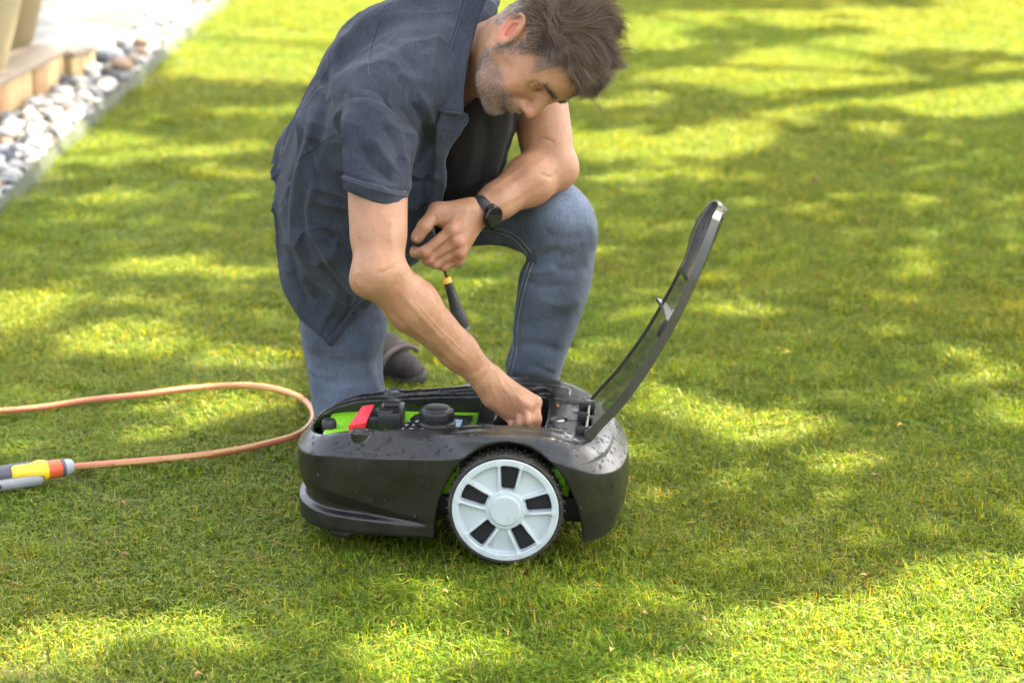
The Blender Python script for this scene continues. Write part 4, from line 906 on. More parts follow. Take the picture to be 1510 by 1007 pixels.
HAND = [ # creases, tendons and veins measured off the photo: left fist
 ([(667,350),(652,362),(637,377)], 1.6, -.0026), ([(676,366),(662,374),(645,384)], 1.5, -.0024), ([(677,378),(667,383),(654,389)], 1.4, -.0020), ([(664,341),(648,352),(630,365)], 3, .0010),
 ([(686,352),(691,336),(693,318)], 1.5, .0013), ([(680,345),(684,325),(688,310)], 1.3, .0011), ([(667,338),(668,325),(676,312)], 1.8, .0013), ([(676,358),(682,340),(688,322)], 1.3, .0008), ([(672,352),(677,334)], 2, -.0010), ([(683,368),(690,350),(697,335)], 1.4, .0010),
 ([(640,316),(643,326),(638,336)], 1.2, -.0018), ([(646,322),(642,330)], 1., -.0012), ([(628,327),(624,334)], 1., -.0008), ([(625,365),(629,369)], 1., -.0008), ([(622,363),(626,367)], .9, -.0007), ([(650,345),(653,350)], 1., -.0006),
 # right hand
 ([(732,548),(741,568),(752,586),(760,596)], 1.6, .0013), ([(722,562),(728,578),(735,592)], 1.5, .0011), ([(745,560),(757,575),(768,590)], 1.5, .0012), ([(752,566),(766,578),(778,590)], 1.6, .0009), ([(738,580),(748,588),(744,600)], 1.2, .0010),
 ([(759,630),(760,620),(759,610)], 1.5, -.0026), ([(772,632),(773,620),(772,608)], 1.5, -.0026), ([(785,632),(785,620),(783,606)], 1.5, -.0022), ([(762,606),(768,612)], 1.1, -.0008), ([(774,602),(781,606)], 1.1, -.0008), ([(752,616),(757,617)], 1., -.0007),
 # right forearm and elbow
 ([(562,402),(578,396),(592,385)], 2.4, -.0022, 0), ([(568,396),(580,390)], 1.6, -.0010), ([(530,398),(524,412),(534,426)], 3, .0016), ([(590,430),(625,470),(660,508),(695,540)], 5, .0022), ([(570,450),(605,490),(645,525),(690,555)], 4, -.0018), ([(610,440),(645,482),(690,525)], 1.6, .0009), ([(600,478),(628,500),(640,522),(668,540)], 1.5, .0010), ([(560,470),(590,505),(630,535)], 4, .0014),
 ([(520,320),(526,350),(532,385)], 5, -.0016), ([(575,320),(577,350),(580,378)], 6, .0018), ([(548,300),(552,340),(556,380)], 1.4, .0006), ([(698,552),(706,546),(714,538)], 1.2, -.0009),
 # left forearm and elbow
 ([(790,207),(803,205),(816,210)], 1.8, -.0018, 0), ([(772,214),(782,209),(796,208)], 1.6, -.0014), ([(728,290),(755,275),(785,250),(810,232)], 5, .0020), ([(735,312),(770,292),(800,270)], 4, -.0016), ([(722,283),(748,262),(776,240)], 1.5, .0010), ([(735,278),(760,268),(782,262)], 1.4, .0009), ([(795,255),(812,262),(822,252)], 3, -.0014), ([(716,300),(722,294),(720,286)], 1.1, -.0008),
 # neck
 ([(712,30),(706,70),(700,110)], 5, .0020), ([(722,50),(718,80),(712,118)], 4, -.0020)]
V = sculpt(V, F, HAND)
# skin tint: warm base, redder knuckles, lips, ear; greying stubble on the jaw
def near(c, r): return np.exp(-((np.linalg.norm(V - c, axis=1)) / r) ** 2)[:, None]
T = np.tile(np.array((.375, .205, .113)), (len(V), 1)); hl = headloc(V); inhead = (np.linalg.norm(V - HC - HU * .02, axis=1) < .165)
red = np.array((.50, .20, .15))
def mix(T, c, w): return T * (1 - w) + np.array(c) * w
for c in list(RM.values()) + list(LM.values()) + [q for f in LG.values() for q in f[1:2]] + [f[-1] for f in LG.values()]: T = mix(T, (.50, .225, .165), .55 * near(c, .014))
uu, vv, dd_ = proj(V[:, 0], V[:, 1], V[:, 2])
for a_, b_, rx_, ry_ in ((613.5, 351.5, 2.6, 2.6),): T = mix(T, (.62, .42, .33), .7 * (np.exp(-(((uu - a_) / rx_) ** 2 + ((vv - b_) / ry_) ** 2) ** 2) * (dd_ < 4.55))[:, None])
T = mix(T, (.56, .17, .11), .75 * near(EAR - HF * .004, .022)); T = mix(T, (.50, .21, .15), .5 * near(H(.12, .01, -.02), .018)); T = mix(T, (.50, .22, .15), .4 * near(H(.065, .05, -.02), .03))
lip = np.exp(-((hl[:, 2] + .053) / .009) ** 2 - (hl[:, 1] / .022) ** 2) * (hl[:, 0] > .085); T = mix(T, (.38, .15, .12), .65 * lip[:, None])
f_, s_, u_ = hl.T
nz = vnoise(V[:, 0] * 130, V[:, 1] * 130, V[:, 2] * 130, 5); nz2 = vnoise(V[:, 0] * 40, V[:, 1] * 40, V[:, 2] * 40, 6)
jaw = np.clip((-.022 - u_ - .35 * (.07 - f_) * (f_ < .07) + .004 * nz2) / .016, 0, 1) * np.clip((f_ + .012) / .014, 0, 1) * np.clip((u_ + .125) / .02, 0, 1)
side = np.clip((f_ + .002) / .01, 0, 1) * np.clip((.028 - f_) / .014, 0, 1) * (u_ < .03) * (u_ > -.07) * (np.abs(s_) > .045)
st = np.clip(np.maximum(jaw * (1 - .8 * np.exp(-((u_ + .053) / .007) ** 2) * (np.abs(s_) < .022) * (f_ > .09)), side), 0, 1) * inhead
st = st * np.clip(1 - np.exp(-((f_ - .075) / .016) ** 2 - ((u_ + .030) / .012) ** 2), 0, 1)
T = mix(T, (.19, .135, .105), (st * (.60 + .22 * nz))[:, None].clip(0, 1))
brow = np.exp(-((u_ - .0385) / .0052) ** 2) * (np.abs(s_) > .008) * (np.abs(s_) < .052) * (f_ > .075) * inhead; T = mix(T, (.11, .07, .045), (brow * (.45 + .15 * nz)).clip(0, 1)[:, None])
lash = np.exp(-((u_ - .0165 + .006 * ((np.abs(s_) - .031) / .012) ** 2 * 0) / .0022) ** 2) * (np.abs(s_) > .019) * (np.abs(s_) < .046) * (f_ > .08) * inhead; T = mix(T, (.05, .03, .02), (.85 * lash)[:, None])
for c, r in ((at(505, 0, 0), .01),): pass
for q in ((700, 560), (720, 600), (575, 330), (530, 350), (620, 470), (655, 500), (722, 601), (655, 383)):   # freckles
    u, v, d = proj(V[:, 0], V[:, 1], V[:, 2]); T = mix(T, (.20, .10, .07), (.7 * np.exp(-((u - q[0]) ** 2 + (v - q[1]) ** 2) / 3.0))[:, None] * (V[:, 1:2] < .3))
scalp = np.clip((u_ - .045 + .6 * np.clip(f_ - .02, 0, 1)) / .02, 0, 1) * (f_ < .075) * inhead; T = mix(T, (.10, .075, .06), .7 * scalp[:, None])
me = mesh_np('body', V - wpos(man), F); color_attr(me, 'tint', T); body = link('body', me, M_SKIN, man)
BODY_V, BODY_F, BODY_N = V, F, vnormals(V, F)
# eye whites seen under the lids
M_EYE = simple('eye', (.55, .50, .46), .15); M_IRIS = simple('iris', (.03, .05, .06), .08)

# ---- jeans
def build_jeans():
    J = Field((-.46, .28, -.02), (.26, 1.20, .66), .0032)
    RHIP, RKN = at(480, 330, .74), at(511, 652, .60); LHIP, LKN, LAN = at(640, 330, .80), at(836, 322, .44), at(783, 600, .64)
    J.cap(at(478, 320, .76), at(600, 300, .80), .13, .13, .05)
    J.cap(RHIP, RKN, .105, .082, .05); J.cap(RHIP, at(500, 480, .62), .10, .098, .04)
    RK2 = np.array((RKN[0], RKN[1], .062)); J.cap(RKN, RK2, .083, .078, .03); J.cap(RK2 + (0, .02, .01), (RK2[0] - .02, 1.05, .062), .075, .055, .05)
    J.cap(LHIP, LKN, .098, .074, .04); J.cap(LKN, LKN + (LAN - LKN) * .25, .077, .082, .03)
    J.cap(LKN + (LAN - LKN) * .2, LAN, .080, .060, .03); J.cap(LAN, (LAN[0] + .0, LAN[1], .06), .060, .062, .03)
    right = [(440,455),(446,500),(452,545),(460,590),(470,640),(478,700),(560,720),(579,640),(577,585),(578,540),(579,490),(600,470),(640,430),(640,250),(430,250),(425,400)]
    both = [(380,230),(425,420),(438,452),(446,500),(453,545),(460,590),(470,640),(480,720),(579,720),(577,585),(577,540),(579,500),(584,470),(590,440),(610,395),(640,372),(690,363),(735,361),(768,371),(776,384),(766,405),(755,440),(748,480),(751,498),(740,517),(735,537),(738,580),(745,640),(760,720),(860,720),(818,600),(822,575),(828,552),(838,520),(850,490),(864,452),(874,410),(879,372),(882,336),(874,306),(858,283),(836,266),(815,256),(775,235),(745,222),(700,200),(560,180),(430,200)]
    J.px_clip(both, .022)
    V, F = J.mesh(1)
    nzs = .0025 * vnoise(V[:, 0] * 14, V[:, 1] * 14, V[:, 2] * 9, 41) + .0012 * vnoise(V[:, 0] * 40, V[:, 1] * 40, V[:, 2] * 22, 42); V = V + vnormals(V, F) * nzs[:, None]
    S = [([(790,384),(783,410),(775,445),(769,480),(768,515),(760,545),(753,565)], 3.0, .0016, 0), ([(752,398),(740,450),(746,500)], 5, -.002), ([(800,340),(825,352),(860,350)], 7, -.0022), ([(815,395),(845,400),(868,392)], 6, -.0022), ([(800,440),(830,450),(858,440)], 7, .002), ([(770,548),(790,540),(818,552)], 4, -.003), ([(500,600),(530,590),(570,596)], 6, -.0025), ([(775,388),(800,378),(830,372)], 7, -.006), ([(770,396),(795,400),(822,396)], 5, .005), ([(776,382),(790,360),(812,340)], 6, -.004), ([(760,372),(735,352),(712,340)], 6, -.003), ([(770,410),(800,425),(838,420)], 6, -.003),
         ([(745,470),(780,480),(840,462)], 9, -.0025), ([(742,512),(775,508),(830,520)], 7, -.0045), ([(740,530),(770,545),(820,540)], 8, .004), ([(738,548),(765,560),(815,566)], 5, -.004), ([(752,500),(748,515),(738,530)], 5, .003),
         ([(870,330),(876,350),(878,372)], 5, .003), ([(862,360),(845,375),(820,384)], 5, -.002), ([(700,350),(740,358),(768,378)], 3, .002),
         ([(450,520),(500,535),(560,528)], 9, -.003), ([(455,560),(500,575),(570,566)], 8, .003), ([(575,500),(560,540),(568,590)], 5, -.004), ([(470,500),(480,560),(486,620)], 8, -.0025), ([(555,480),(545,530),(560,590)], 8, .003), ([(452,540),(470,552),(500,556)], 4, .002)]
    return sculpt(V, F, [(q[0], q[1], q[2] * 1.5, *q[3:]) for q in S]), F
V, F = build_jeans()
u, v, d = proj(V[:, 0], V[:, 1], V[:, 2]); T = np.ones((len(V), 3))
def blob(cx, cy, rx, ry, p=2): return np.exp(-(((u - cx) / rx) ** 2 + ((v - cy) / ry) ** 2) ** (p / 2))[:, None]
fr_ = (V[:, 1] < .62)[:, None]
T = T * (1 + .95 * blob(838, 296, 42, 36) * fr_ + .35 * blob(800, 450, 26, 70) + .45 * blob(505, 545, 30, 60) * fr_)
T = T * (1 - .42 * blob(700, 355, 60, 24) - .35 * blob(748, 450, 12, 80) - .30 * blob(780, 545, 40, 26) - .3 * blob(785, 392, 16, 10))  # shading painted under the thigh, inside the shin, at hem and knee crease
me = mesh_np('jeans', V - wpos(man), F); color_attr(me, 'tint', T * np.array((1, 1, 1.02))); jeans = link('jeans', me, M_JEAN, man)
JV, JF = V, F
def surf_snap(SV, pts, n=6, Ymax=None, lift=.001, SN=None, span=1.6):
    "lay photo-measured line onto the visible face of a garment"
    u, v, d = proj(SV[:, 0], SV[:, 1], SV[:, 2]); P = catmull(pts, n) if len(pts) > 2 else np.array(pts, float); out = []
    # even spacing
    L = np.r_[0, np.cumsum(np.hypot(*np.diff(P, axis=0).T))]; k = max(int(L[-1] / span), 2); q = np.linspace(0, L[-1], k); P = np.stack([np.interp(q, L, P[:, 0]), np.interp(q, L, P[:, 1])], 1)
    for a, b in P:
        m = np.nonzero((np.abs(u - a) < 4.5) & (np.abs(v - b) < 4.5))[0]
        if not len(m): continue
        dm = d[m].min(); m = m[d[m] < dm + .010]; c = SV[m].mean(0); w = at(a, b, c[1]); vw = np.array((0, -CAM_D, CAM_H)) - w; vw /= np.linalg.norm(vw); out.append(w + vw * lift)
    out = np.array(out)
    if len(out) > 4:
        for _ in range(3): out[1:-1] = out[:-2] * .25 + out[1:-1] * .5 + out[2:] * .25
    return out
def stitch_row(name, SV, pts, m, parent, dash=.0034, gap=.0018, r=.0008, lift=.0020):
    P = surf_snap(SV, pts, lift=lift)
    if len(P) < 3: return
    L = np.r_[0, np.cumsum(np.linalg.norm(np.diff(P, axis=0), axis=1))]; parts = []; s = 0
    while s + dash < L[-1]:
        q = np.array([s, s + dash / 2, s + dash]); parts.append(tube_np(np.stack([np.interp(q, L, P[:, k]) for k in range(3)], 1), [r * .6, r, r * .6], 4, False)); s += dash + gap
    V, F = join_np(parts); o = link(name, mesh_np(name, V - wpos(man), F), m, parent); o['kind'] = 'stuff'; return o
for off in (0, 6):
    stitch_row('stitching', JV, [(705 - off, 333 + off), (735 - off * .4, 337 + off), (760 - off * .7, 347 + off * .8), (775 - off, 362 + off * .5), (786 - off, 376 + off * .3)], M_THREAD, jeans)
    stitch_row('stitching', JV, [(786 - off, 388), (778 - off, 410), (769 - off, 445), (763 - off, 480), (762 - off, 515), (755 - off, 545), (748 - off, 562)], M_THREAD, jeans)

# ---- shirt
def build_shirt():
    S = Field((-.47, .02, .20), (.18, .92, 1.12), .0028)
    S.cap(at(470, 330, .74), at(530, 290, .76), .15, .15, .06)
    S.cap(at(480, 300, .66), at(640, 120, .50), .155, .165, .06)
    S.cap(at(470, 140, .60), at(620, 30, .52), .13, .15, .06)
    S.cap(at(560, 150, .33), at(700, 70, .44), .085, .085, .05); S.cap(at(556, 152, .262), at(640, 105, .34), .078, .085, .04)
    S.cap(at(520, 200, .42), at(500, 320, .50), .11, .12, .06)
    S.cap(at(460, 330, .60), at(488, 480, .585), .095, .095, .05); S.cap(at(480, 340, .56), at(555, 430, .56), .085, .075, .05)
    S.cap(at(620, 170, .36), at(590, 350, .44), .050, .050, .05); S.cap(at(590, 250, .38), at(540, 400, .48), .07, .07, .05)
    S.cap(at(700, 70, .44), at(790, 90, .54), .08, .075, .05)
    S.cap(at(660, 160, .52), at(720, 230, .62), .15, .12, .05)
    S.ell(at(398, 272, .70), (.035, .05, .03), None, .03)
    out = [(383,272),(384,258),(395,249),(405,243),(411,220),(424,194),(441,166),(455,138),(468,112),(482,82),(498,58),(518,36),(545,16),(575,2),(620,-14),(680,-40),(740,-40),(740,0),(700,60),(684,120),(682,168),(680,184),(664,214),(654,240),(657,268),(655,300),(648,330),(632,360),(612,384),(604,391),(592,388),(580,398),(560,424),(538,450),(515,478),(497,499),(488,508),(478,502),(462,487),(444,472),(434,454),(424,430),(418,405),(414,370),(410,335),(407,312),(396,303),(387,290)]
    S.px_clip(out, .016)
    V, F = S.mesh(1); return V, F
V, F = build_shirt()
def cloth_noise(V, F, a=1., seed=50, el=(1, 1, 1)):
    x, y, z = V[:, 0] * el[0], V[:, 1] * el[1], V[:, 2] * el[2]
    w = vnoise(x * 6, y * 6, z * 6, seed) * .9
    r1 = 2.2 * np.clip(1 - np.abs(vnoise(x * 9 + w, y * 9 - w, z * 7 + w, seed + 1)) * 1.9, 0, 1) ** 2 - .6; r2 = 2.6 * np.clip(1 - np.abs(vnoise(x * 20 + w * 2, y * 20 - w, z * 15 + w, seed + 2)) * 1.6, 0, 1) ** 1.3 - .9; r3 = vnoise(x * 55, y * 55, z * 50, seed + 3)
    return V + vnormals(V, F) * (a * (.0035 * r1 + .0017 * r2 + .0006 * r3))[:, None]
V = cloth_noise(V, F, 1.15)
SH = [  # long folds of the back and the hanging side, measured off the photo
 ([(575,8),(558,40),(545,80),(548,115),(535,135)], 2.2, -.0022, 0),              # yoke seam
 ([(470,120),(478,140),(484,150)], 5, .004), ([(483,90),(478,150),(470,210),(466,260)], 7, -.006), ([(500,60),(492,110),(488,150)], 7, .005),
 ([(462,150),(456,200),(440,250),(430,310),(432,370)], 6, .006), ([(448,185),(436,235),(424,290),(424,350)], 5, -.005), ([(476,215),(462,262),(455,310),(470,360),(495,410)], 8, .008), ([(466,250),(448,300),(446,350),(462,400)], 7, -.007),
 ([(490,200),(470,215),(448,232),(430,262),(415,300)], 2.2, .0030, 0), ([(487,204),(466,220),(444,238),(425,268)], 2.0, -.0025, 0),          # side seam
 ([(452,130),(444,156),(428,186),(418,215)], 2, -.002, 0),
 ([(470,330),(490,370),(520,410),(545,432)], 7, .007), ([(460,350),(480,395),(505,430),(525,450)], 7, -.007), ([(440,400),(465,440),(490,470)], 7, .005), ([(425,360),(440,410),(455,450)], 6, -.004), ([(450,330),(480,340),(510,372)], 6, -.005),
 ([(500,330),(520,355),(528,392)], 6, .005), ([(495,440),(480,470),(470,492)], 5, .003), ([(520,440),(508,470),(490,500)], 4, -.003),
 ([(488,504),(515,474),(540,446),(562,418)], 2.4, .0028, 0), ([(486,496),(512,466),(536,438)], 2.0, -.0024, 0), ([(436,452),(460,482),(486,500)], 2.4, .0024, 0),
 ([(410,248),(402,270),(398,300)], 5, -.006), ([(392,256),(394,275),(402,296)], 5, .004),
 ([(600,15),(590,60),(578,100)], 10, .004), ([(640,10),(625,60),(622,120)], 10, -.004), ([(560,60),(590,75),(615,110)], 6, -.003), ([(552,90),(580,96),(600,118)], 5, .003),
 ([(655,20),(640,80),(630,150),(620,200)], 7, .005), ([(606,150),(622,175),(628,210),(610,245)], 6, -.008), ([(612,130),(630,160),(640,200),(630,240)], 6, .006),
 ([(640,180),(636,230),(626,280),(618,330)], 6, -.006), ([(655,190),(648,232),(636,262)], 5, .005), ([(668,190),(652,225),(645,262)], 4, -.005),
 ([(600,250),(618,262),(638,255)], 3, .004), ([(598,262),(622,272),(645,268)], 4, -.005), ([(620,285),(610,330),(600,370)], 6, .005), ([(640,290),(632,330),(615,365)], 5, -.004),
 ([(680,185),(665,215),(656,242),(658,270),(655,300)], 2.4, .0030, 0), ([(672,188),(658,218),(649,244),(651,272)], 2.0, -.0028, 0)]
V = sculpt(V, F, [(q[0], q[1], q[2] * 1.25, *q[3:]) for q in SH]); shirt = link('shirt', mesh_np('shirt', V - wpos(man), F), M_SHIRT, man); SV, SF = V, F
# far front panel with its button edge, and the far sleeve
def build_far():
    S = Field((-.10, .26, .42), (.16, .66, .98), .0030)
    S.cap(at(752, 150, .40), at(712, 290, .46), .030, .030, .02, flat=(.25, -1, 0), ff=.35); S.cap(at(770, 120, .46), at(730, 290, .50), .035, .03, .02, flat=(.25, -1, 0), ff=.35)
    S.cap(at(775, 90, .50), at(790, 128, .48), .066, .062, .03)
    S.px_clip([(722,120),(728,170),(722,215),(712,250),(700,300),(690,330),(715,330),(735,280),(744,245),(752,215),(759,190),(764,172),(780,160),(812,150),(835,120),(830,60),(740,60)], .008)
    V, F = S.mesh(1); V = cloth_noise(V, F, .7, 70); return sculpt(V, F, [([(736,150),(738,190),(732,240)], 4, .004), ([(750,150),(752,190),(742,232)], 4, -.004), ([(762,165),(757,190),(748,220),(738,250)], 2, .002, 0)]), F
V, F = build_far(); link('shirt_front', mesh_np('shirt_front', V - wpos(man), F), M_SHIRT, shirt)
# T-shirt
def build_tee():
    S = Field((-.20, .22, .38), (.12, .80, .98), .0036)
    S.cap(at(700, 170, .44), at(680, 300, .60), .125, .125, .05); S.cap(at(705, 160, .39), at(715, 200, .42), .085, .10, .04)
    S.cap(at(640, 210, .50), at(700, 210, .52), .11, .11, .04)
    S.px_clip([(640,120),(668,150),(684,160),(700,146),(712,126),(722,118),(745,120),(758,150),(752,200),(738,250),(720,330),(640,380),(600,340),(600,160)], .012)
    V, F = S.mesh(1); V = cloth_noise(V, F, .8, 80)
    return sculpt(V, F, [([(700,180),(694,240),(672,300)], 8, .006), ([(718,170),(716,230),(700,290)], 7, -.005), ([(684,164),(698,150),(712,130)], 2.2, .003, 0)]), F
V, F = build_tee(); link('t_shirt', mesh_np('t_shirt', V - wpos(man), F), M_TEE, man)
# near sleeve with turned-up cuff
def build_sleeve():
    S = Field((-.30, .04, .56), (-.08, .46, .92), .0028)
    A, B = at(552, 190, .235), at(546, 285, .158)
    S.cap(A, B, .082, .078, .02); S.cap(at(560, 160, .30), at(548, 220, .21), .075, .074, .03)
    out = [(487,176),(490,155),(502,140),(522,133),(545,133),(566,142),(588,158),(605,180),(613,206),(606,230),(602,250),(600,272),(599,296),(597,314),(578,309),(548,297),(520,286),(500,278),(488,272),(485,262),(490,245),(489,210)]
    S.px_clip(out, .020)
    S.chain([RSH, REL], [.0, .0], 0)  if False else None
    S.cap(at(546, 312, .138), at(548, 350, .112), .0535, .052, .004, 's')
    V, F = S.mesh(1); V = cloth_noise(V, F, 1.2, 60)
    ST = [([(490,158),(505,140),(530,134),(556,138),(580,152),(600,178)], 2.4, .0018, 0), ([(492,168),(507,149),(530,143),(553,147),(575,160)], 2.2, -.0030, 0),
          ([(575,160),(598,200),(590,240),(578,262)], 8, -.008), ([(560,150),(590,185),(600,225)], 5, .005), ([(520,160),(505,200),(500,245)], 8, .004), ([(545,200),(570,235),(592,258)], 6, .007), ([(530,215),(558,250),(588,272)], 6, -.007),
          ([(510,225),(540,262),(575,284)], 6, .005), ([(500,200),(520,240),(548,268)], 5, -.004), ([(565,185),(585,215),(596,240)], 5, -.006),
          ([(486,247),(505,256),(535,266),(565,275),(600,283)], 2.2, -.0040, 0), ([(486,253),(505,262),(535,272),(565,281),(598,289)], 3.2, .0030, 0), ([(488,270),(505,277),(545,293),(588,307)], 2.6, .0024, 0)]
    return sculpt(V, F, ST), F
V, F = build_sleeve(); sleeve = link('sleeve', mesh_np('sleeve', V - wpos(man), F), M_SHIRT, shirt); SLV = V
# collar: a folded strip standing off the neck
def slab(name, outline, Ys, th, m, parent, seed, strokes=(), lo=None, hi=None, h=.0026, k=.004):
    "thin stiff cloth piece: a gently curved sheet of real thickness cut to its outline; Ys = depth control points (px, py, Y)"
    Q = np.array([at(a, b, c) for a, b, c in Ys]); A = np.c_[Q[:, 0], Q[:, 2], np.ones(len(Q)), Q[:, 0] * Q[:, 2]] if len(Q) > 3 else np.c_[Q[:, 0], Q[:, 2], np.ones(len(Q))]
    co = np.linalg.lstsq(A, Q[:, 1], rcond=None)[0]; P = np.array([at(a, b, Ys[0][2]) for a, b in outline]); lo = np.minimum(P.min(0), Q.min(0)) - .03; hi = np.maximum(P.max(0), Q.max(0)) + .03
    S = Field(lo, hi, h); g = math.sqrt(1 + co[0] ** 2 + co[1] ** 2)
    def fn(X, Y, Z):
        yy = co[0] * X + co[1] * Z + co[2] + (co[3] * X * Z if len(co) > 3 else 0); return np.abs(Y - yy) / g - th / 2
    S.op(fn, lo, hi, 0, 'u'); S.px_clip(outline, k); V, F = S.mesh(1); V = cloth_noise(V, F, .35, seed); V = sculpt(V, F, strokes)
    return link(name, mesh_np(name, V - wpos(man), F), m, parent), V
collar, CV = slab('collar', [(690,-30),(676,20),(661,70),(646,120),(634,158),(637,163),(655,168),(672,170),(683,169),(684,150),(688,110),(697,60),(708,20),(722,-30)], [(700,-20,.300),(650,110,.275),(636,160,.270),(682,165,.245),(690,100,.262),(716,0,.285)], .006, M_SHIRT, shirt, 91,
    [([(688,0),(672,50),(655,100),(642,150)], 1.8, -.0016, 0), ([(638,158),(655,163),(680,165)], 1.6, -.0014, 0), ([(716,0),(694,60),(684,110),(680,160)], 2, .0016, 0)])
lap_, LV = slab('placket', [(650,166),(683,166),(691,176),(680,196),(666,216),(657,236),(659,262),(653,300),(640,340),(622,345),(632,300),(640,250),(642,200)], [(640,180,.262),(686,175,.262),(655,240,.282),(655,300,.315),(630,335,.335)], .005, M_SHIRT, shirt, 92)
# seams as rows of stitches
for pts in ([(687,2),(671,52),(654,104),(641,154)], [(638,160),(655,164),(679,166)]): stitch_row('stitching', CV, pts, M_STHREAD, shirt, .0024, .0016, .0006)
for pts in ([(572,10),(556,40),(543,78),(544,112)], [(484,208),(462,224),(441,240),(424,270)], [(486,498),(512,468),(536,440)]): stitch_row('stitching', SV, pts, M_STHREAD, shirt, .0026, .0018, .0006)
for pts in ([(494,168),(508,150),(530,144),(553,148),(574,160),(590,178)], [(488,256),(507,264),(536,274),(566,283),(590,289)]): stitch_row('stitching', SLV, pts, M_STHREAD, sleeve, .0024, .0018, .0006)
# small woven tag at the hem
Pt = surf_snap(SV, [(513, 465), (520, 459), (527, 452)], lift=.003)
if len(Pt) >= 2:
    a, b = Pt[0], Pt[-1]; d = (b - a) / np.linalg.norm(b - a); M_TAG = simple('tag_cloth', (.012, .012, .014), .8); bm = bmesh.new(); c = (a + b) / 2 - np.array(P0)
    vw = np.array((0, -CAM_D, CAM_H)) - (a + b) / 2; vw /= np.linalg.norm(vw); up = np.cross(vw, d); Rm = Matrix((d, up, vw)).transposed()
    add_box(bm, c, (.024, .0125, .0015), Rm); tg = bmobj('tag', bm, M_TAG, shirt)
    for k, w in enumerate((.0014, .0009, .0014, .0009, .0012, .0009)):
        bm = bmesh.new(); add_box(bm, c + vw * .0011 + d * (-.007 + .0028 * k), (w, .0032, .0004), Rm); bmobj('tag_letter', bm, M_WHT, tg)
# buttons
for q in ((655, 292), (757, 208)):
    w = surf_snap(SV if q[0] < 700 else SV, [(q[0] - 3, q[1]), (q[0] - 4, q[1] + 2)], lift=.003)

# ---- shoe behind the kneeling leg
M_SHOE = simple('shoe_mesh', (.034, .026, .024), .85, var=.4, vscale=50, bump=(160, .6, .002)); M_SOLE = simple('shoe_sole', (.018, .016, .016), .7, bump=(60, .5, .002))
def build_shoe(c, toe, up, nm, h=.003):
    A = np.array(toe, float); A /= np.linalg.norm(A); U = np.array(up, float); U -= A * (U @ A); U /= np.linalg.norm(U); B = np.cross(U, A); c = np.array(c)
    g = lambda a, b, u: c + A * a + B * b + U * u
    S = Field(c - .20, c + .20, h); S.cap(g(-.10, 0, .045), g(.02, 0, .045), .038, .046, .02); S.cap(g(.02, 0, .040), g(.11, .005, .030), .045, .032, .03); S.cap(g(-.08, 0, .06), g(-.07, 0, .11), .040, .036, .02); S.cap(g(-.07, 0, .10), g(-.07, 0, .16), .026, .026, .004, 's')
    S.box(g(0, 0, -.05), (.3, .2, .068), np.stack([A, B, U]), 0, .004, 's'); V, F = S.mesh(1); up_ = link(nm, mesh_np(nm, V - wpos(man), F), M_SHOE, man)
    S = Field(c - .20, c + .20, h); S.cap(g(-.10, 0, .012), g(.02, 0, .012), .042, .050, .02); S.cap(g(.02, 0, .012), g(.115, .005, .014), .050, .037, .03); S.box(g(0, 0, -.194), (.3, .2, .192), np.stack([A, B, U]), 0, .003, 's'); S.box(g(0, 0, .222), (.3, .2, .200), np.stack([A, B, U]), 0, .003, 's')
    for k in range(-6, 7): S.box(g(.02 * k, 0, -.002), (.004, .08, .005), np.stack([A, B, U]), 0, .001, 's')
    V, F = S.mesh(1); link('sole', mesh_np('sole', V - wpos(man), F), M_SOLE, up_); return g
g0 = build_shoe(ground(566, 549) + np.array((0, .03, .0)), (.55, -.82, -.02), (-.05, -.45, .9), 'shoe')
g = build_shoe((at(783, 600, .62)[0] + .03, .62, SOIL + .012), (.85, -.15, 0), (0, 0, 1), 'shoe')
for k in range(3):
    P = [g0(.035 + .030 * k - .008, .052 * math.cos(a), .040 + .036 * math.sin(a)) for a in np.linspace(R_(10), R_(170), 9)]; V, F = tube_np(P, .006, 6); link('strap', mesh_np('strap', V - wpos(man), F), simple('strap_webbing', (.085, .066, .06), .8), man)
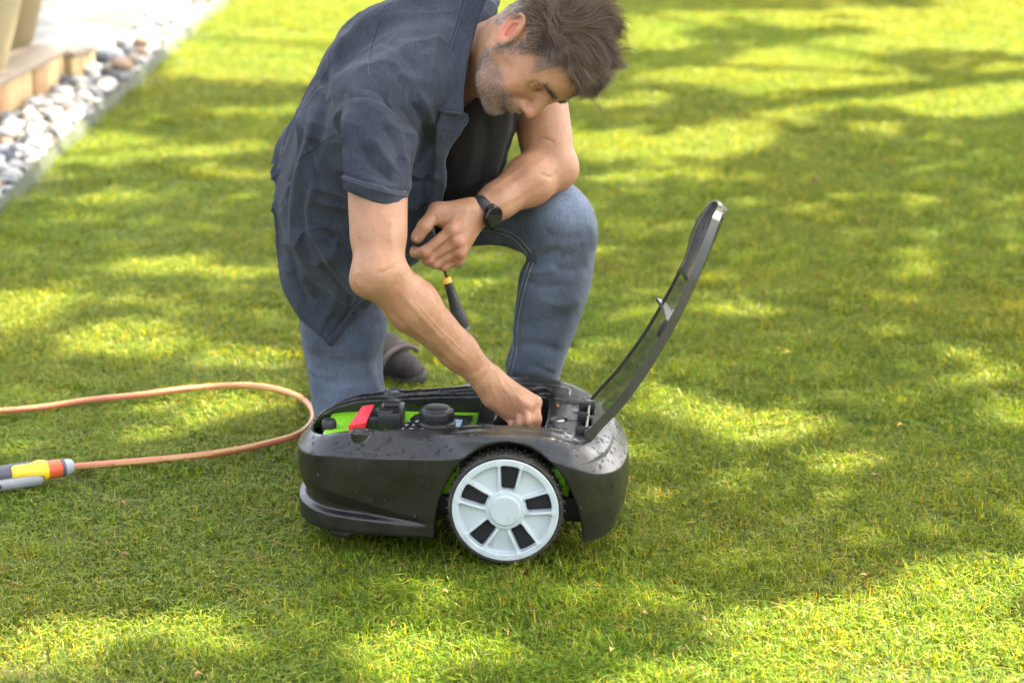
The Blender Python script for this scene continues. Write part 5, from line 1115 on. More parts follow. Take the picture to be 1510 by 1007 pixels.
# ================================================================ HAIR, BEARD, ARM HAIR
def hair_mat(name, c0, c1, grey=0.):
    m, nt, p = nmat(name); L = nt.links.new; a = N_(nt, 'ShaderNodeVertexColor', layer_name='tint'); L(a.outputs[0], p.inputs['Base Color'])
    p.inputs['Roughness'].default_value = .42; p.inputs['Specular IOR Level'].default_value = .5; return m
M_HAIR = hair_mat('hair_strand', None, None)
def strands(name, roots, dirs, L, seg, rad, curl, grav, col, seed, parent, flow=None, clumps=0, avoid=True):
    "tapered three-sided strands; roots (n,3), dirs (n,3), L (n,)"
    r = np.random.default_rng(seed); n = len(roots); P = np.zeros((n, seg + 1, 3)); P[:, 0] = roots; D = dirs.copy(); st = L / seg
    for k in range(seg):
        x = P[:, k] * 16; w = np.stack([vnoise(x[:, 0], x[:, 1], x[:, 2] + q * 7.3, seed + q) for q in range(3)], 1)
        x2 = P[:, k] * 55; w = w + .5 * np.stack([vnoise(x2[:, 0], x2[:, 1], x2[:, 2] + q * 7.3, seed + 5 + q) for q in range(3)], 1)
        D = D + curl[:, None] * w + np.array((0, 0, -1.)) * grav[:, None] + (flow if flow is not None else 0) + r.normal(0, .06, (n, 3)) * curl[:, None]
        D /= np.linalg.norm(D, axis=1)[:, None]; Q = P[:, k] + D * st[:, None]
        if avoid:                                          # keep off the skull
            l = (Q - H(.004, 0, .045)) @ HA.T / np.array((.1025, .0805, .0925)); s = np.linalg.norm(l, axis=1); f = np.maximum(1.0 / np.maximum(s, 1e-3), 1)
            l2 = l * f[:, None] * np.array((.1025, .0805, .0925)); Q = l2 @ HA + H(.004, 0, .045)
        P[:, k + 1] = Q
    T = np.gradient(P, axis=1); T /= np.linalg.norm(T, axis=2)[:, :, None] + 1e-12; A = np.cross(T, np.array((.3, -.8, .5))); A /= np.linalg.norm(A, axis=2)[:, :, None] + 1e-12; B = np.cross(T, A)
    rr = rad[:, None] * np.interp(np.linspace(0, 1, seg + 1), [0, .5, 1], [1, .9, .25])[None]
    V = np.stack([P + rr[:, :, None] * (A * math.cos(a) + B * math.sin(a)) for a in (0, 2.094, 4.189)], 2).reshape(-1, 3)
    i, k, j = np.meshgrid(np.arange(n), np.arange(seg), np.arange(3), indexing='ij'); b = i * (seg + 1) * 3
    F = np.stack([b + k * 3 + j, b + k * 3 + (j + 1) % 3, b + (k + 1) * 3 + (j + 1) % 3, b + (k + 1) * 3 + j], -1).reshape(-1, 4)
    me = mesh_np(name, V - wpos(man), F); color_attr(me, 'tint', np.repeat(col, (seg + 1) * 3, 0)); o = link(name, me, M_HAIR, parent); o['kind'] = 'stuff'; return o
r = np.random.default_rng(77)
hl = headloc(BODY_V); f_, s_, u_ = hl.T; N = BODY_N
onhead = (np.abs(hl).max(1) < .15) & (np.linalg.norm((hl - np.array((.004, 0, .045))) / np.array((.098, .076, .088)), axis=1) > .9)
# hairline: forehead, temple, sideburn, round the ear, nape
hline = np.where(f_ > .030, .083 - .0 * f_ + 0.30 * (f_ - .07) * 0, np.where(f_ > .018, .018, np.where(f_ > -.0, .006, np.where(f_ > -.034, .036 - .1 * np.abs(f_ + .017), -.030))))
hline = np.interp(f_, [-.11, -.050, -.036, -.030, .006, .010, .030, .036, .048, .060, .075, .11], [-.045, -.040, -.010, .036, .034, -.006, -.006, .030, .048, .070, .092, .092])
hline = np.where(np.abs(s_) < .045, np.maximum(hline, np.interp(f_, [-.1, .055, .070, .1], [-.05, -.03, .078, .092])), hline)
sc = onhead & (u_ > hline)
idx = np.nonzero(sc)[0]
def pick(mask, n): ii = np.nonzero(mask)[0]; return ii[r.integers(0, len(ii), n)]
# short sides and nape, greying
si = pick(sc & (u_ < .088 + .2 * f_) & (np.abs(s_) > .028), 6500)
l = hl[si]; g = np.clip((.070 - l[:, 2]) / .06 + .15 * r.normal(size=len(si)), 0, 1) * np.clip((.05 - l[:, 0]) / .05, 0, 1)
flow = HF * .35 - HU * .75
d = N[si] * .55 + flow; d /= np.linalg.norm(d, axis=1)[:, None]
brown = np.array((.085, .054, .031)); grey_ = np.array((.36, .34, .32)); c = brown * r.uniform(.7, 1.7, (len(si), 1)); gm_ = r.random(len(si)) < g * .85; c[gm_] = grey_ * r.uniform(.6, 1.25, (gm_.sum(), 1))
Ls = np.interp(l[:, 2], [-.04, .02, .05, .09], [.006, .009, .014, .028]) * r.uniform(.7, 1.3, len(si))
hair = strands('hair', BODY_V[si] - N[si] * .001, d, Ls, 4, np.full(len(si), .00032), np.full(len(si), .35), np.full(len(si), .03), c, 200, man)
# long top: clumped locks swept forward, falling over the brow
topm = sc & (u_ > .058 + .25 * np.clip(f_ - .02, 0, 1)) & (f_ > -.085)
ng_ = 760; ti = pick(topm, ng_); nl = 22
R0 = np.repeat(BODY_V[ti], nl, 0); N0 = np.repeat(N[ti], nl, 0); l0 = np.repeat(hl[ti], nl, 0)
jit = r.normal(0, .0045, R0.shape); R1 = R0 + jit - N0 * (jit * N0).sum(1)[:, None]; n = len(R1)
lockd = np.repeat(r.normal(0, .42, (ng_, 3)), nl, 0)
fr = np.clip((l0[:, 0] + .03) / .10, 0, 1)[:, None]
d = N0 * (.55 + .45 * fr) + HF * (.38 - .2 * fr) + HU * .35 + lockd; d /= np.linalg.norm(d, axis=1)[:, None]
Lt = np.interp(l0[:, 2], [.05, .09, .14], [.030, .050, .066]) * np.interp(l0[:, 0], [.03, .08], [1, .72]) * np.repeat(r.uniform(.75, 1.25, ng_), nl) * r.uniform(.9, 1.08, n)
c = brown * np.repeat(r.uniform(.65, 1.6, (ng_, 1)), nl, 0) * r.uniform(.75, 1.3, (n, 1)); gg = r.random(n) < .05; c[gg] = grey_ * .8; lt = r.random(n) < .24; c[lt] = np.array((.19, .13, .08)) * r.uniform(.7, 1.2, (lt.sum(), 1))  # a share of strands coloured lighter as if sunlit
strands('fringe', R1, d, Lt, 9, np.full(n, .00022), np.full(n, .58), np.full(n, .10), c, 300, hair, flow=None)
# loose wisps catching the light
wi = pick(topm & (u_ > .085), 340); d = N[wi] * 1.0 + HF * .3 + r.normal(0, .45, (340, 3)); d /= np.linalg.norm(d, axis=1)[:, None]
strands('wisp', BODY_V[wi], d, r.uniform(.055, .100, 340), 12, np.full(340, .00024), np.full(340, .85), np.full(340, .13), np.tile(np.array((.12, .08, .045)), (340, 1)), 400, hair)
# stubble
bi = np.nonzero((st > .35) & (BODY_V[:, 1] < 2))[0]; bi = bi[r.integers(0, len(bi), 6000)]; bi = bi[r.random(len(bi)) < st[bi]]
d = BODY_N[bi] * .6 + HF * .25 - HU * .55; d /= np.linalg.norm(d, axis=1)[:, None]; c = np.where((r.random(len(bi)) < .35)[:, None], grey_ * 1.1, np.array((.10, .065, .045))) * r.uniform(.7, 1.2, (len(bi), 1))
strands('beard', BODY_V[bi] - BODY_N[bi] * .0005, d, r.uniform(.003, .0058, len(bi)), 2, np.full(len(bi), .00022), np.full(len(bi), .3), np.full(len(bi), .02), c, 500, man, avoid=False)
# eyebrow and lashes
ei = np.nonzero((brow > .45))[0]; ei = ei[r.integers(0, len(ei), 420)]; sg = np.sign(s_[ei])[:, None]; d = BODY_N[ei] * .35 + HS * sg * .8 + HU * .25 + r.normal(0, .15, (len(ei), 3)); d /= np.linalg.norm(d, axis=1)[:, None]
strands('eyebrow', BODY_V[ei], d, r.uniform(.005, .009, len(ei)), 3, np.full(len(ei), .00026), np.full(len(ei), .1), np.full(len(ei), .02), np.tile(np.array((.09, .06, .04)), (len(ei), 1)), 600, man, avoid=False)
# fine hair on the forearms
ua, va, da = proj(BODY_V[:, 0], BODY_V[:, 1], BODY_V[:, 2])
for A_, B_, nn_ in ((REL, RWR, 1500), (LEL, LWR, 700)):
    ab = B_ - A_; t = ((BODY_V - A_) @ ab) / (ab @ ab); q = BODY_V - A_ - t[:, None] * ab; m = (t > .0) & (t < .97) & (np.linalg.norm(q, axis=1) < .06); ii = pick(m, nn_)
    d = BODY_N[ii] * .45 + ab / np.linalg.norm(ab) * .8 + r.normal(0, .25, (nn_, 3)); d /= np.linalg.norm(d, axis=1)[:, None]
    strands('arm_hair', BODY_V[ii], d, r.uniform(.005, .011, nn_), 3, np.full(nn_, .00010), np.full(nn_, .3), np.full(nn_, .03), np.tile(np.array((.15, .09, .05)), (nn_, 1)), 700, man, avoid=False)

# ---- wristwatch on the left wrist
ax = (LWR - LEL); ax /= np.linalg.norm(ax); wc = LEL + (LWR - LEL) * .965; vw = np.array((0, -CAM_D, CAM_H)) - wc; vw /= np.linalg.norm(vw)
fd = vw * .66 + cr_ * .62 - cu_ * .25; fd -= ax * (fd @ ax); fd /= np.linalg.norm(fd); sd = np.cross(ax, fd)
watch = bpy.data.objects.new('wristwatch', None); COL.objects.link(watch); watch.parent = man
a = np.linspace(0, 2 * np.pi, 49); V = []; F = []
for q in a[:-1]:
    for rr, hh in ((.0285, -.010), (.0318, -.0105), (.0318, .0105), (.0285, .010)):
        V.append(wc + (fd * math.cos(q) * .93 + sd * math.sin(q)) * rr + ax * hh)
for i in range(48):
    for j in range(4): F.append((i * 4 + j, i * 4 + (j + 1) % 4, ((i + 1) % 48) * 4 + (j + 1) % 4, ((i + 1) % 48) * 4 + j))
link('watch_strap', mesh_np('watch_strap', np.array(V) - wpos(man), F), simple('watch_strap_rubber', (.010, .010, .010), .6), watch, False)
c = wc + fd * .0305; Rq = Vector(fd).to_track_quat('Z', 'Y').to_euler()
M_CASE = simple('dark_watch_steel', (.05, .05, .052), .28, metal=1.); M_GLASS = simple('watch_glass', (.010, .011, .008), .06, spec=.9)
lathe('watch_case', [(0, -.002), (.0195, -.002), (.0215, .001), (.0215, .0065), (.0200, .0085), (.0178, .0090), (.0172, .0080), (0, .0080)], M_CASE, watch, 48, loc=c - wpos(man), rot=Rq)
lathe('watch_face', [(0, .0086), (.0170, .0084), (.0168, .0080)], M_GLASS, watch, 48, loc=c - wpos(man), rot=Rq)
for sg in (-1, 1):
    bm = bmesh.new(); b = c + sd * sg * .021 * 1.0 + fd * .002 - wpos(man); add_box(bm, b, (.006, .018, .006), Matrix((sd, ax, fd)).transposed()); bmobj('watch_lug', bm, M_CASE, watch, True, .0015)

# ================================================================ SCREWDRIVER held in the left hand
sa, sb, sc_ = at(632, 314, .238), at(659, 412, .240), at(684, 490, .243)
drv = empty('screwdriver', sb, 'black-handled screwdriver with a yellow collar hanging blade-up from the left fist', 'screwdriver')
ls = lambda P: np.asarray(P) - sb
tube('shaft', ls([sa, sa + (sb - sa) * .5, sb + (sc_ - sb) * .1]), [.0024, .0024, .0024], simple('blackened_steel', (.10, .09, .08), .4, metal=.9), drv, 12)
hd = (sc_ - sb); hl_ = np.linalg.norm(hd); qd = Vector(hd).to_track_quat('Z', 'Y').to_euler()
pr = [(0, 0), (.0075, 0), (.0078, .003), (.0080, .008), (.0090, .022), (.0092, .032), (.0105, .045), (.0130, .062), (.0150, .078), (.0152, .088), (.0140, .094)]
hs = hl_ / .104
def hp(a, b): return [(r_ * .98, z * hs) for r_, z in pr if a <= z <= b]
lathe('collar_ring', [(0, -.004 * hs), (.0070, -.004 * hs), (.0085, -.001), (.0088, .006 * hs), (0, .0061 * hs)], simple('yellow_plastic', (.62, .36, .03), .45), drv, 28, rot=qd)
hndl = lathe('handle', [(0, .0055 * hs), (.0076, .0055 * hs)] + hp(.008, .095), simple('black_rubber_grip', (.014, .013, .012), .5), drv, 36, rot=qd)
lathe('end_cap', [(.0138, .0935 * hs), (.0125, .100 * hs), (.008, .104 * hs), (0, .105 * hs)], simple('grey_plastic', (.12, .13, .12), .5), drv, 28, rot=qd)
Zh = hd / hl_; vwl = np.array((0, -1., .3)); Xh = np.cross(vwl, Zh); Xh /= np.linalg.norm(Xh); Yh = np.cross(Zh, Xh)
M_DOT = simple('grip_dot', (.10, .10, .10), .6); parts = []
for i in range(9):
    for j in range(6):
        z = (.060 + .0038 * i) * hs; rr = np.interp(z / hs, [p[1] for p in pr], [p[0] for p in pr]); an = R_(-62 + 21 * j + (10 if i % 2 else 0)); dn = Xh * math.cos(an + R_(-40)) + (-Yh * -1) * -math.sin(an + R_(-40)) * -1
        dn = Xh * math.sin(an + R_(25)) - Yh * -math.cos(an + R_(25)); c = Zh * z + dn * (rr * .98); V, F = tube_np([c, c + dn * .0007], [.0011, .0008], 6); parts.append((V, F))
V, F = join_np(parts); o = link('grip_dots', mesh_np('grip_dots', V, F), M_DOT, hndl); o.rotation_euler = (0, 0, 0); o.matrix_parent_inverse = Matrix(); o.parent = drv; o['kind'] = 'stuff'
c0 = Zh * (.066 * hs); dn = Yh * .55 - Xh * .83; dn /= np.linalg.norm(dn)
V, F = tube_np([c0 + dn * .0100, c0 + Zh * .006 + dn * .0120, c0 + Zh * .022 * hs + dn * .0125, c0 + Zh * .026 * hs + dn * .0120], [.001, .0034, .0036, .001], 10); link('grip_pad', mesh_np('grip_pad', V, F), simple('grey_green_plastic', (.10, .115, .10), .55), drv)
for k in range(7):
    c = Zh * (.018 + .0032 * k) * hs + (Xh * .55 + Yh * .83) * .0090; bm = bmesh.new(); add_box(bm, c, (.0022, .0005, .0010 + .0006 * (k % 3)), Matrix((Xh * .83 - Yh * .55, Xh * .55 + Yh * .83, Zh)).transposed()); bmobj('handle_letter', bm, M_DOT, drv)

# ================================================================ GARDEN HOSE
hp_ = [(-900, 700), (-650, 640), (-420, 618), (-230, 616), (-70, 612), (0, 606), (65, 600), (130, 590), (200, 583), (270, 574), (330, 569), (375, 569), (415, 576), (445, 588), (460, 604), (460, 622), (440, 640), (400, 652), (350, 663), (290, 672), (230, 678), (170, 683), (104, 688)]
HP = catmull([ground(a, b, .010 + .003 * math.sin(i * 1.7)) for i, (a, b) in enumerate(hp_)], 12)
V, F = tube_np(HP, .0068, 16)
M_H1 = simple('salmon_rubber', (.52, .17, .085), .42, var=.12, vscale=60, bump=(260, .4, .0006)); M_H2 = simple('hose_stripe', (.56, .34, .12), .42)
hose = link('garden_hose', mesh_np('garden_hose', V - HP[0], F), [M_H1, M_H2], None, True, loc=HP[0])
mi = np.zeros(len(F), np.int32); k = (len(HP) - 1) * 16; ii = np.arange(k); mi[:k] = (((ii % 16) + (ii // 16) // 14) % 16 < 3) | (((ii % 16) + (ii // 16) // 14 + 8) % 16 < 2); hose.data.polygons.foreach_set('material_index', mi)
tag(hose, 'salmon pink hose with a yellow stripe looped on the grass', 'hose')
# spray gun / valve at its end
e0 = ground(106, 687, .019); e1 = ground(-45, 712, .020); axn = (e1 - e0); axn /= np.linalg.norm(axn); gun = empty('hose_nozzle', e0, 'grey and yellow hose spray handle with orange connector lying on the lawn', 'nozzle')
qg = Vector(axn).to_track_quat('Z', 'Y').to_euler()
M_G1 = simple('pale_grey_connector', (.36, .40, .40), .45, var=.1); M_G2 = simple('dark_grey_rubber', (.085, .082, .10), .55); M_OR = simple('orange_plastic', (.66, .105, .03), .38, var=.08); M_YE = simple('bright_yellow_plastic', (.80, .60, .03), .38, var=.06); M_GL = simple('mid_grey_plastic', (.22, .23, .23), .4, var=.1)
lathe('hose_collar', [(.0070, -.002), (.0125, -.001), (.0150, .003), (.0160, .010), (.0160, .016), (0, .016)], M_G1, gun, 36, rot=qg)
lathe('seal_ring', [(.0150, .0155), (.0170, .0165), (.0170, .0225), (.0150, .0235)], M_G2, gun, 36, rot=qg)
lathe('connector', [(.0150, .0225), (.0165, .0235), (.0178, .030), (.0185, .045), (.0185, .052), (0, .052)], M_OR, gun, 36, rot=qg)
up = np.array((0, 0, 1.)); Yg = np.cross(up, axn); Yg /= np.linalg.norm(Yg); Zg = np.cross(axn, Yg)
gl = lambda a, b, c: axn * a + Yg * b + Zg * c
def gfield(nm, fn_build, m):
    S = Field((-.26, -.10, -.05), (.03, .10, .07), .0020); fn_build(S); V, F = S.mesh(2); return link(nm, mesh_np(nm, V, F), m, gun)
sgn = -1 if Yg[1] > 0 else 1                               # +side = towards the lens
gfield('yellow_housing', lambda S: (S.cap(gl(.052, 0, 0), gl(.066, 0, .0005), .0198, .0200, .002), S.cap(gl(.066, 0, .002), gl(.118, 0, .006), .0195, .0150, .006), S.box(gl(.046, 0, 0), (.0060, .03, .03), np.stack([axn, Yg, Zg]), 0, .001, 's'), S.box(gl(.10, sgn * .012, -.026), (.035, .022, .020), np.stack([axn, Yg, Zg]), .004, .006, 's')), M_YE)
gfield('grip', lambda S: (S.cap(gl(.085, -sgn * .004, .006), gl(.24, -sgn * .002, .004), .0165, .0190, .004), S.box(gl(.10, sgn * .016, .0), (.026, .014, .03), np.stack([axn, Yg, Zg]), .003, .003, 's')), M_G2)
gfield('trigger', lambda S: (S.cap(gl(.076, sgn * .015, -.012), gl(.20, sgn * .014, -.010), .0115, .0120, .004, flat=Zg, ff=1.0),), M_GL)
txt = bpy.data.curves.new('lettering', 'FONT'); txt.body = 'GARDENA'; txt.size = .0085; txt.extrude = .0002; to = bpy.data.objects.new('lettering', txt)
dg = bpy.context.evaluated_depsgraph_get(); COL.objects.link(to); dg.update(); me = bpy.data.meshes.new_from_object(to.evaluated_get(dg)); bpy.data.objects.remove(to)
lt = link('lettering', me, simple('dark_print', (.10, .07, .03), .5), gun, False)
nrm = Yg * sgn * .62 + Zg * .78; nrm /= np.linalg.norm(nrm); xx = -axn; yy = np.cross(nrm, xx); c = gl(.108, 0, .0065) + nrm * .0178
lt.matrix_local = Matrix(((xx[0], yy[0], nrm[0], c[0]), (xx[1], yy[1], nrm[1], c[1]), (xx[2], yy[2], nrm[2], c[2]), (0, 0, 0, 1)))

# ================================================================ PATIO, STONES, DECK, POTS
# steel edging strip between lawn and stones
ey = np.linspace(EDGE[0, 1], 15, 90); ex = edge_x(ey) + .03
bm = bmesh.new(); rows = []
for x, y in zip(ex, ey): rows.append([bm.verts.new(p) for p in ((x, y, SOIL - .03), (x + .010, y, SOIL - .03), (x - .012, y, .026), (x - .022, y, .026))])
for A, B in zip(rows, rows[1:]):
    for j in range(4): bm.faces.new((A[j], A[(j + 1) % 4], B[(j + 1) % 4], B[j]))
ed = bmobj('lawn_edging', bm, simple('weathered_edging', (.040, .052, .022), .7, var=.35, vscale=6, bump=(40, .4, .003))); tag(ed, 'low grey-green edging strip between lawn and pebbles', 'edging')
BP = np.array([ground(-90, 262), ground(0, 202), ground(108, 128), ground(150, 112), ground(208, 60), ground(256, 12), ground(315, -45)])
def bed_x(y): return np.interp(y, BP[:, 1], BP[:, 0])
# gravel bed under the stones
yy_ = np.linspace(1.2, 15, 60); V = []; F = []
for y in yy_: V += [(bed_x(y) - .25, y, .012), (edge_x(y) + .02, y, .012)]
for i in range(59): F.append((2 * i, 2 * i + 1, 2 * i + 3, 2 * i + 2))
bed = link('pebble_bed', mesh_np('pebble_bed', V, F), simple('grit', (.07, .065, .055), .9, var=.5, vscale=80, bump=(200, 1, .004)), None, False); tag(bed, 'bed of loose pale and grey stones along the lawn', None, None, 'structure')
stone_mats = [simple('stone_' + n, c, .75, var=.22, vscale=20, bump=(45, .5, .003)) for n, c in (('white', (.42, .40, .37)), ('cream', (.38, .32, .25)), ('grey', (.22, .23, .25)), ('slate', (.085, .09, .105)), ('rust', (.30, .20, .13)), ('pale', (.46, .46, .46)))]
smesh = []
for k in range(10):
    bm = bmesh.new(); bmesh.ops.create_icosphere(bm, subdivisions=2, radius=1)
    for v in bm.verts:
        p = np.array(v.co[:]); n = 1 + .20 * float(vnoise(*(np.array([q]) for q in p * 1.3 + k * 5), 7)[0]) + .10 * float(vnoise(*(np.array([q]) for q in p * 3 + k * 9), 8)[0]); v.co = Vector(p * n)
    me = bpy.data.meshes.new('stone'); bm.to_mesh(me); bm.free(); me.shade_smooth(); smesh.append(me)
meshes = {}
r = np.random.default_rng(19); placed = []; tries = 0; cnt = 0
while cnt < 290 and tries < 20000:
    tries += 1; y = r.uniform(2.5, 8.8); x = r.uniform(bed_x(y) - .02, edge_x(y) - .02); big = r.random() < .16; s = r.uniform(.038, .054) if big else r.uniform(.023, .037); lay = 0
    near_ = [p for p in placed if (p[0] - x) ** 2 + (p[1] - y) ** 2 < (.60 * (p[2] + s)) ** 2]
    if near_:
        if len(near_) > 3 or r.random() > .16: continue
        lay = .028
    placed.append((x, y, s)); mi_ = int(r.choice(6, p=[.38, .16, .13, .09, .04, .20])); mk = (int(r.integers(10)), mi_)
    if mk not in meshes: mm_ = smesh[mk[0]].copy(); mm_.materials.append(stone_mats[mi_]); meshes[mk] = mm_
    o = bpy.data.objects.new('stone', meshes[mk]); COL.objects.link(o); o.parent = bed; o.location = (x, y, .012 + s * .45 + lay); o.scale = (s * r.uniform(.85, 1.15), s * r.uniform(.7, 1.0), s * r.uniform(.5, .8)); o.rotation_euler = tuple(r.uniform(-.4, .4, 2)) + (r.uniform(0, 6.28),); cnt += 1
parts = []
bm = bmesh.new(); bmesh.ops.create_icosphere(bm, subdivisions=1, radius=1); bm.verts.ensure_lookup_table(); gv = np.array([v.co[:] for v in bm.verts]); gf = np.array([[v.index for v in f.verts] for f in bm.faces]); bm.free()
for k in range(1300):
    y = r.uniform(1.0, 9); x = r.uniform(bed_x(y), edge_x(y) + .01); s = r.uniform(.008, .018); parts.append((gv * np.array((s * r.uniform(.8, 1.3), s, s * .7)) * (1 + r.normal(0, .10, (len(gv), 1))) + np.array((x, y, .016 + r.uniform(0, .006))), gf))
V, F = join_np(parts); gvl = link('gravel', mesh_np('gravel', V, F), simple('gravel_chips', (.30, .29, .27), .85, var=.6, vscale=22), bed); gvl['kind'] = 'stuff'
# patio of pale slabs
pat = bpy.data.objects.new('patio', bpy.data.meshes.new('patio')); COL.objects.link(pat); tag(pat, 'sunlit pale stone patio beyond the wooden step', None, None, 'structure')
bm = bmesh.new(); vs = [bm.verts.new(p) for p in ((-14, 2.0, .018), (-2.1, 2.0, .018), *[(float(bed_x(q)), q, .018) for q in (4.6, 5.2, 6, 7, 8, 9.5)], (-1.15, 16, .018), (-1.0, 24, .018), (-14, 24, .018))]; bm.faces.new(vs); bm.to_mesh(pat.data); bm.free(); pat.data.materials.append(simple('jointing_sand', (.08, .075, .065), .9))
M_SLAB = [simple('pale_stone', c, .8, var=.12, vscale=5, bump=(60, .3, .003)) for c in ((.14, .135, .125), (.16, .15, .135), (.12, .118, .11))]
bm = bmesh.new(); add_box(bm, (0, 0, 0), (.585, .285, .03)); bmesh.ops.bevel(bm, geom=list(bm.edges), offset=.004, segments=1, affect='EDGES'); sm = bpy.data.meshes.new('slab'); bm.to_mesh(sm); bm.free(); sms = []
for m in M_SLAB: q = sm.copy(); q.materials.append(m); sms.append(q)
cand = []
ca, sa_ = math.cos(R_(62)), math.sin(R_(62))
for i in range(-30, 60):
    for j in range(-60, 60):
        a, b = (i + .5 * (j % 2)) * .60, j * .30; x, y = -3 + a * ca - b * sa_, 8 + a * sa_ + b * ca
        if y < 1.6 or y > 15 or x > bed_x(y) - (.26 if y > 4.5 else .42): continue
        cand.append((math.hypot((x + 2.2), (y - 7.5) * .8), x, y))
for _, x, y in sorted(cand)[:290]:
        o = bpy.data.objects.new('paving_slab', sms[int(r.integers(3))]); COL.objects.link(o); o.parent = pat; o.location = (x, y, .012 + r.uniform(-.002, .002)); o.rotation_euler = (0, 0, R_(62))
# timber deck with its board front, and the lower step beside it
M_W1 = simple('sawn_timber', (.46, .33, .16), .7, var=.35, vscale=9, bump=(70, .6, .003)); M_W2 = simple('weathered_deck', (.27, .22, .165), .75, var=.2, vscale=8, bump=(60, .5, .003)); M_W3 = simple('dark_end_grain', (.33, .20, .09), .75, var=.3, vscale=14, bump=(90, .6, .003))  # last timber is a darker brown for some boards and the post
A0, A1 = ground(-140, 262), ground(106, 127); dv = A1 - A0; Ld = np.linalg.norm(dv); dv /= Ld; ang = math.atan2(dv[1], dv[0]); nv = np.array((-dv[1], dv[0], 0))
deck = empty('wooden_deck', A0 + np.array((0, 0, 0)), 'low timber deck with board front under the two pots', 'deck', None, ang)
def dbox(nm, x0, x1, y0, y1, z0, z1, m, bev=.003): bm = bmesh.new(); add_box(bm, ((x0 + x1) / 2, (y0 + y1) / 2, (z0 + z1) / 2), (x1 - x0, y1 - y0, z1 - z0)); return bmobj(nm, bm, m, deck, True, bev)
HT = .150; nb = 12
for k in range(nb): dbox('front_board', Ld * k / nb + .0015, Ld * (k + 1) / nb - .0015, .003 * (k % 3), .028 + .003 * (k % 3), 0, HT - .018 - .002 * (k % 2), M_W1 if k % 3 else M_W3)
for k in range(9): dbox('deck_board', -.01, Ld + .012, -.008 + .145 * k, .132 + .145 * k, HT - .016, HT + .004, M_W2)
dbox('corner_post', Ld - .05, Ld, .03, .09, 0, HT - .020, M_W3)
B0, B1 = ground(108, 131), ground(142, 119); dv2 = B1 - B0; L2 = np.linalg.norm(dv2); stp = empty('timber_step', B0, 'short timber board step standing past the end of the deck', 'step', None, math.atan2(dv2[1], dv2[0]))
for k in range(3):
    bm = bmesh.new(); add_box(bm, (L2 * (k + .5) / 3, .015, .06), (L2 / 3 - .003, .03, .125)); bmobj('board', bm, M_W1, stp, True, .003)
bm = bmesh.new(); add_box(bm, (L2 / 2, .16, .125), (L2, .34, .02)); bmobj('tread', bm, M_W2, stp, True, .003)
# pots
def pot(c, rb, rt, h, label, col):
    p = empty('plant_pot', c, label, 'pot', None); m = simple('pot_clay', tuple(.8 * q for q in col), .7, var=.14, vscale=5, bump=(30, .3, .003))
    lathe('pot_body', [(0, .0), (rb, 0), (rb + .01, .01), (rb + (rt - rb) * .45, h * .28), (rb + (rt - rb) * .8, h * .55), (rt, h * .85), (rt + .005, h), (rt - .03, h), (rt - .035, h * .9), (0, h * .9)], m, p, 72)
    bm = bmesh.new(); add_cyl(bm, (0, 0, h * .885), (0, 0, h * .915), rt - .036, n=40); bmobj('potting_soil', bm, simple('potting_compost', (.03, .02, .012), .95, bump=(60, 1, .01)), p); return p
e = at(45, 82, 4.9); pot((e[0] - .20, 4.95, HT + .004), .19, .31, .62, 'tall tan clay pot tinted as if shaded standing on the deck behind the other', (.30, .24, .13))  # clay darkened to stand for shade on this pot
e = at(3, 90, 4.35); pot((e[0] - .185, 4.40, HT + .004), .175, .30, .60, 'tan clay pot tinted as if sunlit at the picture edge on the deck', (.46, .38, .22))  # clay lightened to stand for sun on this pot

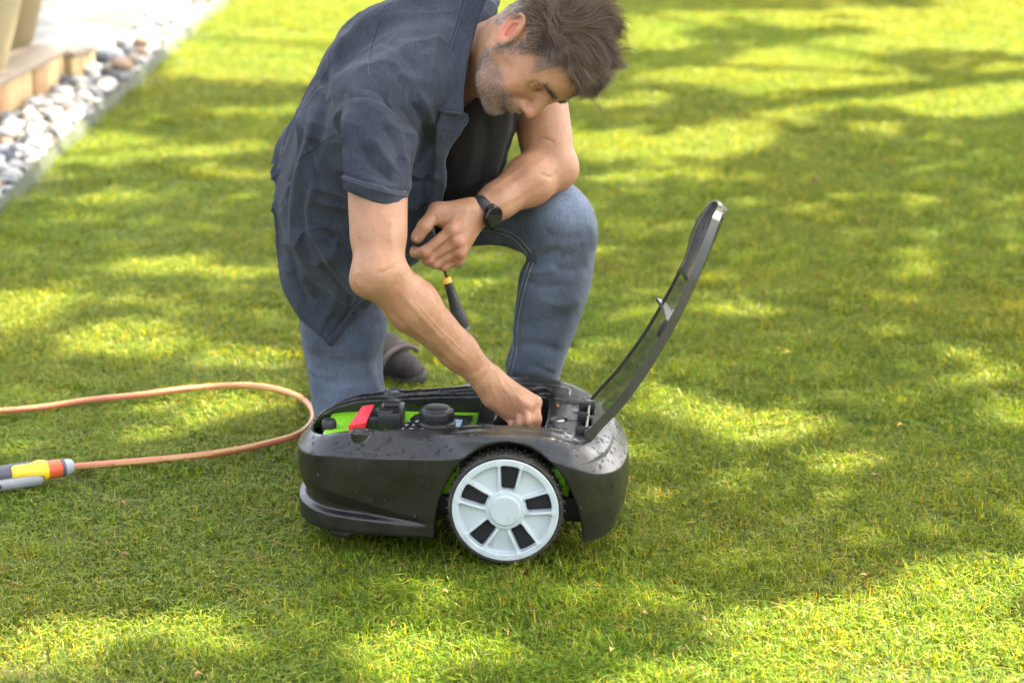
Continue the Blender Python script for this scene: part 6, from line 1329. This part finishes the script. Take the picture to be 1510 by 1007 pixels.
# ---- fallen leaves
M_LF = [simple('dry_leaf_' + n, c, .7, var=.3, vscale=90) for n, c in (('orange', (.34, .15, .05)), ('yellow', (.55, .36, .05)), ('brown', (.20, .09, .04)))]
def leaf_mesh(L, W, cv):
    k = 6; t = np.linspace(0, 1, k); w = W * np.sin(np.pi * t) ** .7 * .5; w[0] = .0004; w[-1] = .0003; z = cv * np.sin(np.pi * t) * L; V = np.concatenate([np.stack([t * L, w, z + w * .4], 1), np.stack([t * L, 0 * w, z], 1), np.stack([t * L, -w, z + w * .4], 1)])
    i = np.arange(k - 1); F = np.concatenate([np.stack([i, i + k, i + k + 1, i + 1], 1), np.stack([i + k, i + 2 * k, i + 2 * k + 1, i + k + 1], 1)]); return V, F
seen_ = {}
LS_ = [(573,743,.010),(620,835,.012),(583,727,.009),(1222,596,.014),(1283,700,.013),(1255,668,.014),(985,805,.012),(205,916,.012),(247,915,.014),(500,868,.010),(650,872,.012),(1160,940,.014),(1345,608,.012),(1374,578,.013),(1332,627,.012),(1115,855,.012),(178,820,.014),(320,830,.014),(181,744,.014),(740,955,.009),(955,905,.012),(445,865,.012),(1040,915,.013),(722,427,.016),(1155,522,.016),(1200,270,.03),(1270,441,.018),(1180,437,.02),(920,655,.012),(1090,660,.012),(1280,855,.016),(1135,800,.011),(30,930,.012),(95,972,.012),(286,1000,.014),(1210,980,.014),(1350,745,.014),(1250,575,.014),(900,960,.011),(1420,700,.012)]
LS_ = [q for i_, q in enumerate(LS_) if i_ % 2 == 0 or q[2] >= .016]
for k, (a, b, L) in enumerate(LS_):
    V, F = leaf_mesh(L * 1.15, L * r.uniform(.5, .8), r.uniform(.1, .4)); g = ground(a, b, .006); o = link('fallen_leaf', mesh_np('fallen_leaf', V, F), M_LF[k % 3 if k % 5 else 0], None, True, loc=g, rot=(r.uniform(-.5, .5), r.uniform(-.6, .3), r.uniform(0, 6.3)))
    cn = ['orange', 'yellow', 'brown'][k % 3 if k % 5 else 0]; dx, dy = ('left' if a < 440 else 'right' if a > 930 else 'middle'), ('far' if b < 480 else 'near' if b > 800 else 'middle')
    ref = min(((747, 832, 'wheel'), (560, 780, 'mower front'), (900, 780, 'mower rear'), (1000, 640, 'raised lid'), (60, 700, 'hose nozzle'), (350, 665, 'hose loop'), (1350, 930, 'large sunlit patch'), (660, 950, 'sunlit patch below the mower'), (200, 930, 'sunlit patch at lower left'), (790, 560, 'bent knee'), (1300, 600, 'right-hand shaded lawn')), key=lambda q: (q[0] - a) ** 2 + (q[1] - b) ** 2)
    d_ = math.hypot(ref[0] - a, ref[1] - b); side = 'left of' if a < ref[0] - abs(b - ref[1]) else 'right of' if a > ref[0] + abs(b - ref[1]) else 'below' if b > ref[1] else 'above'
    lb = (f"{'tiny' if L < .012 else 'small' if L < .0145 else 'larger'} {cn} dry leaf on grass {'close' if d_ < 60 else 'some way' if d_ < 140 else 'well'} {side} the {ref[2]}")
    if lb in seen_: lb += ', the one farther ' + ('right' if a > seen_[lb] else 'left')
    seen_[lb] = a; tag(o, lb, 'leaf', 'dry leaves scattered on the grass')
V, F = leaf_mesh(.012, .007, .3); o = link('fallen_leaf', mesh_np('fallen_leaf', V, F), M_LF[0], None, True, loc=np.array(mw.location) + np.array((.098, .235, .222)), rot=(.2, 0, 2)); tag(o, 'tiny orange leaf lying on the mower deck behind the hand', 'leaf')
